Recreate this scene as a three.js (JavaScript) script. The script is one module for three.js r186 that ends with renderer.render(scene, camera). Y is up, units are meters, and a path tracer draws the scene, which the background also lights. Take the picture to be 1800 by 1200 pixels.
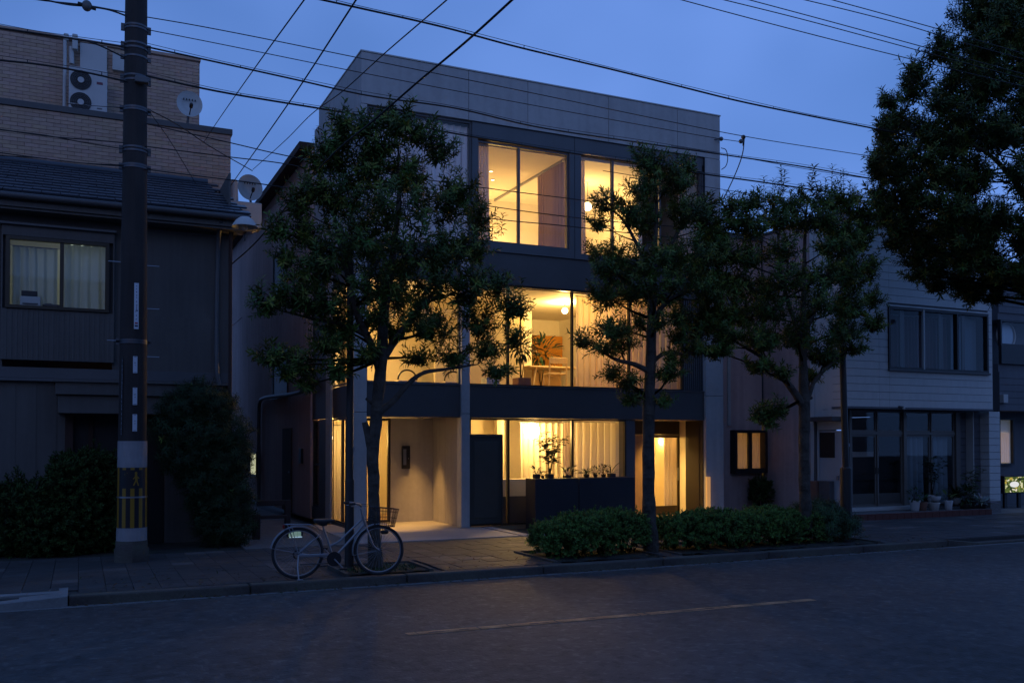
import * as THREE from 'three';
import { mergeGeometries } from 'three/addons/utils/BufferGeometryUtils.js';
import { RoundedBoxGeometry } from 'three/addons/geometries/RoundedBoxGeometry.js';
import { ImprovedNoise } from 'three/addons/math/ImprovedNoise.js';
import { RectAreaLightUniformsLib } from 'three/addons/lights/RectAreaLightUniformsLib.js';

// ---------------------------------------------------------------- camera, sky, sun, exposure
const scene = new THREE.Scene();
const camera = new THREE.PerspectiveCamera(2 * Math.atan(600 / 1631) * 180 / Math.PI, 1.5, 0.1, 400);
camera.rotation.order = 'YXZ';
camera.position.set(0, 1.85, 0);
camera.rotation.set(1.2 * Math.PI / 180, -25 * Math.PI / 180, 0);
camera.setViewOffset(1800, 1200, 0, -142.8, 1800, 1200);      // shifted lens
const renderer = new THREE.WebGLRenderer({ antialias: true });
renderer.toneMapping = THREE.LinearToneMapping;
renderer.toneMappingExposure = 1;
renderer.shadowMap.enabled = true;
RectAreaLightUniformsLib.init();

let seedState = 7;
function rnd() { seedState = (seedState + 0x6d2b79f5) | 0; let t = Math.imul(seedState ^ (seedState >>> 15), 1 | seedState); t = (t + Math.imul(t ^ (t >>> 7), 61 | t)) ^ t; return ((t ^ (t >>> 14)) >>> 0) / 4294967296; }
const rr = (a, b) => a + (b - a) * rnd();
const perlin = new ImprovedNoise();
const SKYZ = [0.088, 0.198, 0.56], SKYH = [0.126, 0.266, 0.68];   // sky overhead and low down, linear

{ // blue-hour sky: deep blue, a little paler low down, with very soft cloud mottling
  const W = 512, H = 256, data = new Float32Array(W * H * 4);
  for (let j = 0; j < H; j++) {
    const el = ((j + 0.5) / H - 0.5) * Math.PI, y = Math.sin(el);
    for (let i = 0; i < W; i++) {
      const az = ((i + 0.5) / W) * 2 * Math.PI, cx = Math.cos(az) * Math.cos(el), cz = Math.sin(az) * Math.cos(el);
      const n = 0.55 * perlin.noise(cx * 2.2 + 19.48, y * 4.5 + 7.48, cz * 2.2) + 0.3 * perlin.noise(cx * 6 + 9, y * 11, cz * 6 + 4) + 0.15 * perlin.noise(cx * 15, y * 25, cz * 15 + 2);
      const h = Math.max(0, y), t = Math.exp(-h * 1.6), m = (1 + 0.45 * n) * (1 - 0.16 * cx * Math.cos(el));   // the west (left) keeps a little more light
      const o = (j * W + i) * 4;
      data[o] = (SKYZ[0] + (SKYH[0] - SKYZ[0]) * t) * m * (1 + 0.3 * n);
      data[o + 1] = (SKYZ[1] + (SKYH[1] - SKYZ[1]) * t) * m * (1 + 0.08 * n);
      data[o + 2] = (SKYZ[2] + (SKYH[2] - SKYZ[2]) * t) * m;
      data[o + 3] = 1;
    }
  }
  const tex = new THREE.DataTexture(data, W, H, THREE.RGBAFormat, THREE.FloatType);
  tex.mapping = THREE.EquirectangularReflectionMapping; tex.magFilter = tex.minFilter = THREE.LinearFilter; tex.needsUpdate = true;
  scene.background = tex; scene.environment = tex;
}
// the last soft glow of the western sky, low behind the camera's left shoulder
const sun = new THREE.DirectionalLight(new THREE.Color(1.0, 0.84, 0.78), 0.1);
sun.position.set(-16, 15, 26); sun.target.position.set(7, 4, -17);
sun.castShadow = true; sun.shadow.radius = 75; sun.shadow.mapSize.set(2048, 2048);
Object.assign(sun.shadow.camera, { left: -30, right: 30, top: 25, bottom: -25, near: 1, far: 120 });
scene.add(sun, sun.target);

// ---------------------------------------------------------------- helpers
const names = {};
function numbered(n) { const k = names[n] = (names[n] ?? -1) + 1; return k ? n + '_' + String(k).padStart(3, '0') : n; }
function tag(o, label, category, group) { o.userData.label = label; o.userData.category = category; if (group) o.userData.group = group; return o; }
function thing(name, label, category, at = [0, 0, 0], group) {
  const o = new THREE.Group(); o.name = numbered(name); o.position.set(...at); scene.add(o); o.userData.at = undefined; delete o.userData.at;
  return tag(o, label, category, group);
}
function rootPos(o) { let p = o; while (p.parent && p.parent !== scene) p = p.parent; return p.position; }
function clean(g) {
  if (g.index) g = g.toNonIndexed();
  for (const k of Object.keys(g.attributes)) if (!['position', 'normal', 'uv', 'color'].includes(k)) g.deleteAttribute(k);
  if (!g.attributes.uv) g.setAttribute('uv', new THREE.BufferAttribute(new Float32Array(g.attributes.position.count * 2), 2));
  return g;
}
function join(list) {
  list = [].concat(list).map(clean);
  const anyC = list.some((g) => g.attributes.color);
  if (anyC) for (const g of list) if (!g.attributes.color) g.setAttribute('color', new THREE.BufferAttribute(new Float32Array(g.attributes.position.count * 3).fill(1), 3));
  return list.length === 1 ? list[0] : mergeGeometries(list);
}
// a named mesh; geometry is written in world coordinates and moved to the thing it belongs to
function part(name, geos, mat, parent) {
  const g = join(geos), m = new THREE.Mesh(g, mat);
  if (parent) { const p = rootPos(parent); g.translate(-p.x, -p.y, -p.z); m.name = name; parent.add(m); } else { m.name = numbered(name); scene.add(m); }
  m.castShadow = m.receiveShadow = true;
  return m;
}
function localPart(name, geos, mat, parent) { const m = new THREE.Mesh(join(geos), mat); m.name = name; m.castShadow = m.receiveShadow = true; parent.add(m); return m; }
function struct(name, geos, mat) { const m = part(name, geos, mat); m.userData.kind = 'structure'; return m; }
// box from corner to corner, uv in metres
function bx(x0, x1, y0, y1, z0, z1) {
  const g = new THREE.BoxGeometry(x1 - x0, y1 - y0, z1 - z0).toNonIndexed(); g.translate((x0 + x1) / 2, (y0 + y1) / 2, (z0 + z1) / 2);
  return worldUV(g);
}
function worldUV(g) {
  const p = g.attributes.position, n = g.attributes.normal, uv = g.attributes.uv;
  for (let i = 0; i < p.count; i++) {
    const ax = Math.abs(n.getX(i)), ay = Math.abs(n.getY(i)), az = Math.abs(n.getZ(i));
    if (ay > ax && ay > az) uv.setXY(i, p.getX(i), p.getZ(i)); else if (ax > az) uv.setXY(i, p.getZ(i), p.getY(i)); else uv.setXY(i, p.getX(i), p.getY(i));
  }
  return g;
}
// box with small rounded edges
function rb(x0, x1, y0, y1, z0, z1, r = 0.01, s = 1) {
  const g = new RoundedBoxGeometry(x1 - x0, y1 - y0, z1 - z0, s, Math.min(r, (x1 - x0) / 2.1, (y1 - y0) / 2.1, (z1 - z0) / 2.1)); const q = g.index ? g.toNonIndexed() : g;
  q.translate((x0 + x1) / 2, (y0 + y1) / 2, (z0 + z1) / 2); return worldUV(q);
}
const V = (a) => new THREE.Vector3(...a);
function tube(pts, r, seg = 8, sides = 6, closed = false) {
  const c = new THREE.CatmullRomCurve3(pts.map((p) => Array.isArray(p) ? V(p) : p), closed, 'centripetal');
  return new THREE.TubeGeometry(c, seg, r, sides, closed);
}
function bar(a, b, r0, r1 = r0, sides = 8) { // tapered rod
  const A = Array.isArray(a) ? V(a) : a, B = Array.isArray(b) ? V(b) : b, d = B.clone().sub(A), L = d.length();
  const g = new THREE.CylinderGeometry(r1, r0, L, sides, 1); g.translate(0, L / 2, 0);
  g.applyQuaternion(new THREE.Quaternion().setFromUnitVectors(new THREE.Vector3(0, 1, 0), d.normalize())); g.translate(A.x, A.y, A.z); return g;
}
function limb(pts, radii, sides = 8, wob = 0) { // tapered, slightly knobbly branch through points
  const c = new THREE.CatmullRomCurve3(pts.map((p) => Array.isArray(p) ? V(p) : p), false, 'centripetal'), n = Math.max(4, (pts.length - 1) * 5);
  const fr = c.computeFrenetFrames(n, false), pos = [], nor = [], uv = [], idx = []; let len = 0, prev = null;
  for (let i = 0; i <= n; i++) {
    const t = i / n, p = c.getPointAt(t), k = t * (radii.length - 1), k0 = Math.min(radii.length - 2, Math.floor(k)), r = radii[k0] + (radii[k0 + 1] - radii[k0]) * (k - k0);
    if (prev) len += prev.distanceTo(p); prev = p;
    for (let j = 0; j <= sides; j++) {
      const a = j / sides * 2 * Math.PI, N = fr.normals[i].clone().multiplyScalar(Math.cos(a)).addScaledVector(fr.binormals[i], Math.sin(a));
      const q = r * (1 + wob * perlin.noise(p.x * 6 + N.x * 1.5, p.y * 4 + N.y, p.z * 6 + N.z * 1.5 + 3.3));
      pos.push(p.x + N.x * q, p.y + N.y * q, p.z + N.z * q); nor.push(N.x, N.y, N.z); uv.push(j / sides * 2 * Math.PI * Math.max(r, .03), len);
      if (i < n && j < sides) { const b = i * (sides + 1) + j; idx.push(b, b + sides + 1, b + 1, b + 1, b + sides + 1, b + sides + 2); }
    }
  }
  const g = new THREE.BufferGeometry(); g.setAttribute('position', new THREE.Float32BufferAttribute(pos, 3)); g.setAttribute('normal', new THREE.Float32BufferAttribute(nor, 3)); g.setAttribute('uv', new THREE.Float32BufferAttribute(uv, 2)); g.setIndex(idx);
  if (wob) g.computeVertexNormals();
  return g;
}
const lathe = (prof, at, seg = 20) => { const g = new THREE.LatheGeometry(prof.map((p) => new THREE.Vector2(p[0], p[1])), seg); g.translate(...at); return g; };
const sph = (r, at, w = 16, h = 12) => { const g = new THREE.SphereGeometry(r, w, h); g.translate(...at); return g; };

// ---------------------------------------------------------------- textures
function tileNoise(px, py, per, seed, oct = 4) { // periodic fbm, 0..1
  let s = 0, a = 0.5, f = per, tot = 0;
  const h = (x, y, m) => { x = ((x % m) + m) % m; y = ((y % m) + m) % m; let t = Math.imul(x + seed * 131, 374761393) ^ Math.imul(y + seed * 57, 668265263); t = Math.imul(t ^ (t >>> 13), 1274126177); return ((t ^ (t >>> 16)) >>> 0) / 4294967296; };
  for (let o = 0; o < oct; o++) {
    const X = px * f, Y = py * f, x0 = Math.floor(X), y0 = Math.floor(Y), u = X - x0, v = Y - y0, su = u * u * (3 - 2 * u), sv = v * v * (3 - 2 * v);
    const a0 = h(x0, y0, f), a1 = h(x0 + 1, y0, f), b0 = h(x0, y0 + 1, f), b1 = h(x0 + 1, y0 + 1, f);
    s += a * ((a0 + (a1 - a0) * su) * (1 - sv) + (b0 + (b1 - b0) * su) * sv); tot += a; a *= 0.5; f *= 2;
  }
  return s / tot;
}
function dtex(N, fn, size, srgb) { // fn(u,v) -> [r,g,b] 0..1; size = metres per repeat
  const d = new Uint8Array(N * N * 4);
  for (let j = 0; j < N; j++) for (let i = 0; i < N; i++) { const c = fn(i / N, j / N), o = (j * N + i) * 4; for (let k = 0; k < 3; k++) d[o + k] = Math.max(0, Math.min(255, 255 * (c.length ? c[k] : c))); d[o + 3] = 255; }
  const t = new THREE.DataTexture(d, N, N, THREE.RGBAFormat); t.wrapS = t.wrapT = THREE.RepeatWrapping; t.magFilter = THREE.LinearFilter; t.minFilter = THREE.LinearMipmapLinearFilter; t.generateMipmaps = true;
  if (srgb) t.colorSpace = THREE.SRGBColorSpace; t.repeat.set(1 / size, 1 / size); t.needsUpdate = true; return t;
}
const lin2s = (v) => v <= 0.0031308 ? v * 12.92 : 1.055 * Math.pow(v, 1 / 2.4) - 0.055;
const toS = (c) => c.map(lin2s);
// mottled surface: linear base colour with noise of several scales
function mottled(N, size, base, amp, seed, { streak = 0, fine = 0.25, per = 4, tint = [0, 0, 0], speck = 0 } = {}) {
  return dtex(N, (u, v) => {
    const n = tileNoise(u, v, per, seed, 5) - 0.5, f = tileNoise(u, v, 64, seed + 3, 2) - 0.5, st = streak ? tileNoise(u, (v * 0.06) % 1, 40, seed + 5, 3) - 0.5 : 0, w = tileNoise(u, v, 2, seed + 9, 3) - 0.5;
    let k = 1 + amp * (1.6 * n + fine * 2 * f) + streak * st * 2 + amp * w;
    if (speck) { const s = tileNoise(u, v, 128, seed + 11, 1); k *= s > 0.8 ? 1 + speck : s < 0.2 ? 1 - speck * 0.6 : 1; }
    return toS(base.map((b, i) => Math.max(0.003, b * k * (1 + tint[i] * n * 2))));
  }, size, true);
}
function bumpTex(N, size, per, seed, oct = 5) { return dtex(N, (u, v) => tileNoise(u, v, per, seed, oct), size); }
const C = (r, g, b) => new THREE.Color().setRGB(r, g, b);
const std = (o) => new THREE.MeshStandardMaterial({ side: THREE.DoubleSide, ...o });
const grain = bumpTex(256, 1, 48, 2, 3), lumps = bumpTex(256, 1.5, 8, 4, 5);
const M = {
  asphalt: std({ map: mottled(1024, 7, [0.056, 0.054, 0.054], 0.5, 11, { fine: 0.7, per: 3, speck: 0.5 }), bumpMap: dtex(512, (u, v) => tileNoise(u, v, 128, 6, 2), 2), bumpScale: 0.005, roughness: 0.78 }),
  gutter: std({ map: mottled(512, 2, [0.13, 0.125, 0.12], 0.5, 12, { speck: .3 }), bumpMap: grain, bumpScale: 0.003, roughness: 0.85 }),
  kerb: std({ map: mottled(512, 2, [0.075, 0.062, 0.052], 0.7, 13, { tint: [-.1, .1, -.1] }), bumpMap: grain, bumpScale: 0.005, roughness: 0.9 }),
  ramp: std({ map: mottled(512, 2, [0.2, 0.195, 0.19], 0.5, 14), bumpMap: grain, bumpScale: 0.004, roughness: 0.88 }),
  bed: std({ map: mottled(512, 2, [0.04, 0.038, 0.036], 0.5, 15), roughness: 0.95 }),
  soil: std({ map: mottled(512, 1.2, [0.03, 0.026, 0.02], 0.8, 16, { tint: [-.3, .2, -.3] }), bumpMap: lumps, bumpScale: 0.04, roughness: 1 }),
  ground: std({ color: C(0.05, 0.05, 0.05), roughness: 0.95 }),
  apron: std({ map: mottled(512, 2.5, [0.3, 0.29, 0.275], 0.3, 17), bumpMap: grain, bumpScale: 0.002, roughness: 0.75 }),
  concrete: std({ map: mottled(1024, 4, [0.38, 0.37, 0.36], 0.22, 18, { streak: 0.1 }), bumpMap: bumpTex(512, 1.5, 12, 5, 5), bumpScale: 0.003, roughness: 0.85 }),
  render: std({ map: mottled(1024, 5, [0.47, 0.33, 0.3], 0.22, 19, { streak: 0.16 }), bumpMap: grain, bumpScale: 0.003, roughness: 0.92 }),
  greyMetal: std({ map: mottled(256, 2, [0.1, 0.1, 0.105], 0.16, 20), metalness: 0.15, roughness: 0.5 }),
  darkMetal: std({ map: mottled(256, 2, [0.075, 0.07, 0.07], 0.2, 21), metalness: 0.1, roughness: 0.5 }),
  black: std({ color: C(0.012, 0.012, 0.014), roughness: 0.45 }),
  bronze: std({ color: C(0.05, 0.04, 0.028), metalness: 0.5, roughness: 0.4 }),
  white: std({ map: mottled(512, 4, [0.74, 0.7, 0.64], 0.05, 22), roughness: 0.8 }),
  beige: std({ map: mottled(512, 3, [0.62, 0.54, 0.38], 0.08, 23), roughness: 0.85 }),
  floorWood: std({ color: C(0.3, 0.2, 0.11), roughness: 0.5 }),
  ochre: std({ map: mottled(256, 1, [0.5, 0.22, 0.03], 0.12, 24), roughness: 0.8 }),
  wood: std({ map: mottled(256, 0.6, [0.33, 0.2, 0.1], 0.2, 25, { streak: .2 }), roughness: 0.55 }),
  paleWood: std({ map: mottled(256, 0.6, [0.6, 0.48, 0.32], 0.12, 26, { streak: .15 }), roughness: 0.5 }),
  pane: new THREE.MeshPhysicalMaterial({ color: C(0.96, 0.97, 0.97), transmission: 1, roughness: 0.02, thickness: 0, ior: 1.45, side: THREE.DoubleSide }),
  frosted: new THREE.MeshPhysicalMaterial({ color: C(0.8, 0.85, 0.85), transmission: 0.8, roughness: 0.35, thickness: 0, ior: 1.45, side: THREE.DoubleSide }),
  sheer: new THREE.MeshPhysicalMaterial({ color: C(0.82, 0.75, 0.64), transmission: 0.35, roughness: 1, thickness: 0, ior: 1.05, specularIntensity: 0.1, side: THREE.DoubleSide }),
  curtain: new THREE.MeshPhysicalMaterial({ color: C(0.66, 0.56, 0.48), transmission: 0.2, roughness: 1, thickness: 0, ior: 1.05, specularIntensity: 0.1, side: THREE.DoubleSide }),
  greenCurtain: new THREE.MeshPhysicalMaterial({ color: C(0.6, 0.62, 0.54), transmission: 0.25, roughness: 1, thickness: 0, ior: 1.05, specularIntensity: 0.1, side: THREE.DoubleSide }),
  warmSheer: new THREE.MeshPhysicalMaterial({ color: C(0.82, 0.68, 0.48), transmission: 0.32, roughness: 1, thickness: 0, ior: 1.05, specularIntensity: 0.1, side: THREE.DoubleSide }),
  paleCloth: new THREE.MeshPhysicalMaterial({ color: C(0.9, 0.8, 0.78), transmission: 0.1, roughness: 1, thickness: 0, ior: 1.05, specularIntensity: 0.1, side: THREE.DoubleSide }),
  mauve: new THREE.MeshPhysicalMaterial({ color: C(0.42, 0.31, 0.27), transmission: 0.12, roughness: 1, thickness: 0, ior: 1.05, specularIntensity: 0.1, side: THREE.DoubleSide }),
  plum: std({ color: C(0.13, 0.09, 0.1), roughness: 1 }), slate: std({ color: C(0.15, 0.2, 0.23), roughness: 1 }),
  band: std({ color: C(0.1, 0.1, 0.11), metalness: 0.6, roughness: 0.45 }),
  steel: std({ color: C(0.3, 0.31, 0.33), metalness: 0.9, roughness: 0.4 }),
  oldPaint: std({ map: mottled(256, 1, [0.42, 0.42, 0.4], 0.15, 27), roughness: 0.5 }),
  cable: std({ color: C(0.012, 0.012, 0.013), roughness: 0.7 }),
  siding: std({ map: mottled(512, 3, [0.52, 0.52, 0.5], 0.07, 28, { streak: 0.06 }), bumpMap: grain, bumpScale: 0.002, roughness: 0.75 }),
  darkSiding: std({ map: mottled(256, 2, [0.1, 0.105, 0.12], 0.14, 29, { streak: 0.1 }), roughness: 0.65 }),
  houseMetal: std({ map: mottled(512, 2, [0.105, 0.095, 0.088], 0.16, 30, { streak: 0.12 }), roughness: 0.7, metalness: 0.05 }),
  roofTile: std({ map: mottled(512, 1.5, [0.035, 0.042, 0.055], 0.35, 31), bumpMap: grain, bumpScale: 0.003, roughness: 0.4 }),
  tanTile: std({ map: mottled(512, 1.5, [0.4, 0.27, 0.2], 0.14, 32, { fine: 0.6 }), roughness: 0.85 }),
  mortar: std({ color: C(0.22, 0.15, 0.115), roughness: 0.95 }),
  acWhite: std({ map: mottled(256, 1, [0.46, 0.45, 0.43], 0.06, 33), roughness: 0.5 }),
  poleDark: std({ map: mottled(512, 1.5, [0.027, 0.02, 0.018], 0.35, 34, { streak: 0.2 }), bumpMap: grain, bumpScale: 0.002, roughness: 0.8 }),
  poleBand: std({ map: mottled(256, 1, [0.27, 0.26, 0.27], 0.15, 35, { streak: .1 }), roughness: 0.6 }),
  rust: std({ map: mottled(256, 0.8, [0.05, 0.026, 0.02], 0.4, 36), roughness: 0.85 }),
  postBrown: std({ map: mottled(256, 0.8, [0.022, 0.018, 0.017], 0.2, 37), roughness: 0.5 }),
  bark: std({ map: mottled(512, 0.7, [0.055, 0.045, 0.036], 0.7, 38, { streak: 0.2 }), bumpMap: bumpTex(512, 0.5, 8, 8, 5), bumpScale: 0.03, roughness: 0.95 }),
  brick: std({ map: mottled(256, 0.7, [0.12, 0.04, 0.03], 0.3, 39), bumpMap: grain, bumpScale: 0.003, roughness: 0.9 }),
  clay: std({ map: mottled(256, 0.4, [0.2, 0.1, 0.07], 0.2, 40), roughness: 0.85 }),
  potWhite: std({ map: mottled(256, 0.4, [0.55, 0.55, 0.55], 0.1, 41), roughness: 0.5 }),
  potDark: std({ color: C(0.03, 0.028, 0.026), roughness: 0.6 }),
};
const lampGlow = (c, k) => new THREE.MeshStandardMaterial({ color: 0xffffff, emissive: C(...c), emissiveIntensity: k, roughness: 0.5 });
const WARM = [1.0, 0.6, 0.16];
// a lamp: glowing globe as a named thing with the light inside it
function globe(label, at, r, power, glow, cord) {
  const t = thing('globe_lamp', label, 'lamp', at);
  localPart('bulb', sph(r, [0, 0, 0], 20, 14), lampGlow([1, 0.72, 0.36], glow), t);
  if (cord) { localPart('cord', bar([0, r, 0], [0, cord, 0], 0.006, 0.006, 6), M.black, t); localPart('ceiling_rose', lathe([[0, 0], [0.05, 0], [0.05, 0.02], [0, 0.02]].map(([a, b]) => [a, b + cord - 0.02]), [0, 0, 0], 14), M.white, t); }
  const l = new THREE.PointLight(C(...WARM), power, 0, 2); l.castShadow = true; l.shadow.radius = r / 0.02 * 0.9; t.add(l); return t;
}
// ---------------------------------------------------------------- the ground, road, pavement
const sheet = (x0, x1, z0, z1, y) => { const g = new THREE.PlaneGeometry(x1 - x0, z1 - z0); g.rotateX(-Math.PI / 2); g.translate((x0 + x1) / 2, y, (z0 + z1) / 2); return worldUV(g.toNonIndexed()); };
const sheetZ = (x0, x1, y0, y1, z) => { const g = new THREE.PlaneGeometry(x1 - x0, y1 - y0); g.translate((x0 + x1) / 2, (y0 + y1) / 2, z); return worldUV(g.toNonIndexed()); };
const sheetX = (z0, z1, y0, y1, x) => { const g = new THREE.PlaneGeometry(z1 - z0, y1 - y0); g.rotateY(Math.PI / 2); g.translate(x, (y0 + y1) / 2, (z0 + z1) / 2); return worldUV(g.toNonIndexed()); };
struct('ground', sheet(-150, 180, -180, 60, -0.02), M.ground);
struct('road', sheet(-70, 110, -11.48, -0.6, 0), M.asphalt);
struct('gutter', bx(-70, 110, -0.015, 0.008, -11.6, -11.48), M.gutter);
struct('far_pavement', bx(-70, 110, -0.01, 0.12, -0.6, 4), M.gutter);
{ // a tarred crack wandering over the asphalt
  const c = [[7.234, 0.000, -8.608], [7.274, 0.000, -8.297], [7.346, -0.000, -7.870], [7.307, 0.000, -7.277], [7.440, 0.000, -6.667], [7.489, 0.000, -6.121], [7.749, 0.000, -5.407]], gs = [];
  for (let i = 0; i + 1 < c.length; i++) for (let k = 0; k < 8; k++) { const f = (t) => [c[i][0] + (c[i + 1][0] - c[i][0]) * t + .02 * perlin.noise(i * 3 + t * 9, 1.3, 2), c[i][2] + (c[i + 1][2] - c[i][2]) * t + .03 * perlin.noise(i * 3 + t * 9, 5.3, 2)], a = f(k / 8), b = f((k + 1) / 8), w = .004 + .004 * Math.abs(perlin.noise(i + k * .6, 3, 1)), g = new THREE.BufferGeometry(); g.setAttribute('position', new THREE.Float32BufferAttribute([a[0], .004, a[1] - w, a[0], .004, a[1] + w, b[0], .004, b[1] + w, a[0], .004, a[1] - w, b[0], .004, b[1] + w, b[0], .004, b[1] - w], 3)); g.computeVertexNormals(); gs.push(g); }
  struct('road_crack', gs, M.cable);
}
{ // broken orange centre line, worn through to the asphalt
  const a = [2.873, -0.000, -8.557], b = [7.831, 0.000, -8.416], L = b[0] - a[0], gs = [];
  const n = 46;
  for (let i = 0; i < n; i++) { // worn paint: short pieces with ragged ends and tiny losses
    const x0 = a[0] + L * i / n, x1 = a[0] + L * (i + 1) / n - (rnd() < 0.3 ? rr(0.006, 0.03) : 0), zc = a[2] + (b[2] - a[2]) * i / n, w = 0.065;
    const cuts = rnd() < 0.35 ? [[-w, rr(-0.02, 0.02)], [rr(0.021, 0.035), w]] : [[-w + rr(0, .006), w - rr(0, .006)]];
    for (const [p, q] of cuts) gs.push(sheet(x0, x1, zc + p, zc + q, 0.004));
  }
  const m = part('centre_line', gs, std({ map: mottled(256, 0.5, [0.34, 0.2, 0.1], 0.6, 50, { speck: .4 }), roughness: 0.8 }));
  m.userData.kind = 'structure';
}
{ // kerb of two-metre stones, lowered at both ends
  const k = new THREE.Group(); k.name = 'kerb'; k.userData.kind = 'structure'; scene.add(k);
  for (let x = -0.1; x < 13.4; x += 2) {
    const g = rb(x + 0.008, x + 1.992, -0.03, 0.118, -11.78, -11.6, 0.022, 2); { const p = g.attributes.position; for (let i = 0; i < p.count; i++) p.setXYZ(i, p.getX(i), p.getY(i) + (p.getY(i) > .05 ? .006 * perlin.noise(x, p.getX(i) * .8, 2) : 0), p.getZ(i) + .006 * perlin.noise(x + 4, p.getX(i) * .7, 5)); } part('kerb_stone', g, M.kerb, k);
  }
  for (let x = 14.65; x < 60; x += 2) part('lowered_kerb_stone', rb(x + 0.006, x + 1.994, -0.03, 0.045, -11.78, -11.6, 0.015, 1), M.kerb, k);
  for (let x = -3.35; x > -40; x -= 2) part('lowered_kerb_stone', rb(x + 0.006, x + 1.994, -0.03, 0.045, -11.9, -11.6, 0.015, 1), M.ramp, k);
  const slope = (xa, ya, xb, yb, z0, z1) => { const s = new THREE.Shape([[xa, -0.03], [xb, -0.03], [xb, yb], [xa, ya]].map((p) => new THREE.Vector2(...p))); const g = new THREE.ExtrudeGeometry(s, { depth: z1 - z0, bevelEnabled: true, bevelSize: 0.008, bevelThickness: 0.008, bevelSegments: 1 }); g.translate(0, 0, z0); return worldUV(g.toNonIndexed ? (g.index ? g.toNonIndexed() : g) : g); };
  part('transition_stone', slope(-1.34, 0.045, -0.115, 0.115, -12.28, -11.6), M.ramp, k);
  part('transition_stone', slope(13.91, 0.115, 14.63, 0.045, -11.78, -11.6), M.kerb, k);
}
const beds = [[6.25, 8.0, -13.15, -11.86], [8.42, 12.5, -13.15, -11.86], [3.2, 4.3, -12.75, -11.86]]; // planting cut-outs in the pavement
{ // pavement of square pavers on a bed
  const s = new THREE.Group(); s.name = 'sidewalk'; s.userData.kind = 'structure'; scene.add(s);
  part('bed', bx(-40, 70, -0.03, 0.095, -15.4, -11.785), M.bed, s);
  const tones = [[0.045, 0.041, 0.04], [0.055, 0.05, 0.048], [0.038, 0.035, 0.034], [0.1, 0.09, 0.085]].map((c, i) => std({ map: mottled(256, 0.9, c, 0.45, 60 + i, { speck: .3 }), bumpMap: grain, bumpScale: 0.003, roughness: 0.72 }));
  const patch = (x, z) => perlin.noise(x * .9, 3.1, z * 2.2) + .5 * perlin.noise(x * 2.3, 8, z * 4);
  const P = 0.3, list = [], proto = rb(-P / 2 + 0.0018, P / 2 - 0.0018, 0.06, 0.12, -P / 2 + 0.0018, P / 2 - 0.0018, 0.006, 1), protos = [0, 1, 2, 3].map((i) => { const g = proto.clone(), uv = g.attributes.uv; for (let k = 0; k < uv.count; k++) uv.setXY(k, uv.getX(k) + i * 0.37, uv.getY(k) + i * 0.61); return g; });
  for (let x = -5.85; x < 26; x += P) for (let z = -11.94; z > -15.3; z -= P) {
    if (beds.some((b) => x > b[0] - 0.1 && x < b[1] + 0.1 && z > b[2] - 0.1)) continue;
    if (x < -0.1 && z > -12.2) continue;
    const d = new THREE.Vector3(x, 0, z).distanceTo(camera.position); list.push({ x, z, d, out: x / -z < -0.17 || x / -z > 1.37 });
  }
  list.sort((a, b) => a.out - b.out || a.d - b.d);
  const rest = [[], [], [], []];
  list.forEach((p, i) => {
    const pv = patch(p.x, p.z) + rr(-.2, .2), k = pv > 0.42 ? 3 : pv > 0.08 ? 1 : pv > -0.25 ? 0 : 2, y = rr(-0.003, 0.003), e = new THREE.Euler(rr(-.006, .006), Math.floor(rnd() * 4) * Math.PI / 2, rr(-.006, .006));
    if (i < 300) { const m = new THREE.Mesh(protos[Math.floor(rnd() * 4)], tones[k]); m.name = 'paver'; m.position.set(p.x, y, p.z); m.rotation.copy(e); m.castShadow = m.receiveShadow = true; s.add(m); } else { const g = protos[Math.floor(rnd() * 4)].clone(); g.applyMatrix4(new THREE.Matrix4().compose(new THREE.Vector3(p.x, y, p.z), new THREE.Quaternion().setFromEuler(e), new THREE.Vector3(1, 1, 1))); rest[k].push(g); }
  });
  rest.forEach((g, k) => { if (g.length) part('paver', g, tones[k], s).userData.kind = 'stuff'; });
  // the lowered strip at the driveway on the left
  part('driveway_strip', bx(-40, -0.12, 0.06, 0.115, -12.28, -11.91), M.ramp, s);
}
{ // planting beds of soil with thin edging
  const soil = [];
  for (const [x0, x1, z0, z1] of beds) {
    const g = new THREE.PlaneGeometry(x1 - x0, z1 - z0, Math.ceil((x1 - x0) * 10), Math.ceil((z1 - z0) * 10)); g.rotateX(-Math.PI / 2); g.translate((x0 + x1) / 2, 0, (z0 + z1) / 2);
    const p = g.attributes.position; for (let i = 0; i < p.count; i++) p.setY(i, 0.118 + 0.03 * perlin.noise(p.getX(i) * 3, 0.4, p.getZ(i) * 3) + 0.012 * perlin.noise(p.getX(i) * 11, 2.4, p.getZ(i) * 11)); g.computeVertexNormals(); soil.push(worldUV(g.toNonIndexed()));
  }
  struct('planting_soil', soil, M.soil);
  const edge = beds.flatMap(([x0, x1, z0, z1]) => [bx(x0 - 0.06, x1 + 0.06, 0.05, 0.145, z0 - 0.06, z0), bx(x0 - 0.06, x0, 0.05, 0.145, z0, z1), bx(x1, x1 + 0.06, 0.05, 0.145, z0, z1)]);
  struct('bed_edging', edge, M.kerb);
}
struct('forecourt', [rb(4.3, 7.36, 0.0, 0.136, -17.2, -15.42, 0.01), rb(4.3, 7.36, 0.0, 0.139, -19.1, -17.204, 0.004), rb(7.42, 7.62, 0.0, 0.136, -17.3, -15.42, 0.01), rb(7.624, 10.4, 0.0, 0.136, -15.6, -15.42, 0.01), rb(10.404, 13.4, 0.0, 0.136, -18.1, -15.42, 0.01)], M.apron);
struct('gravel_bed', bx(7.625, 10.4, 0, 0.07, -17.3, -15.605), M.soil);
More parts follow.
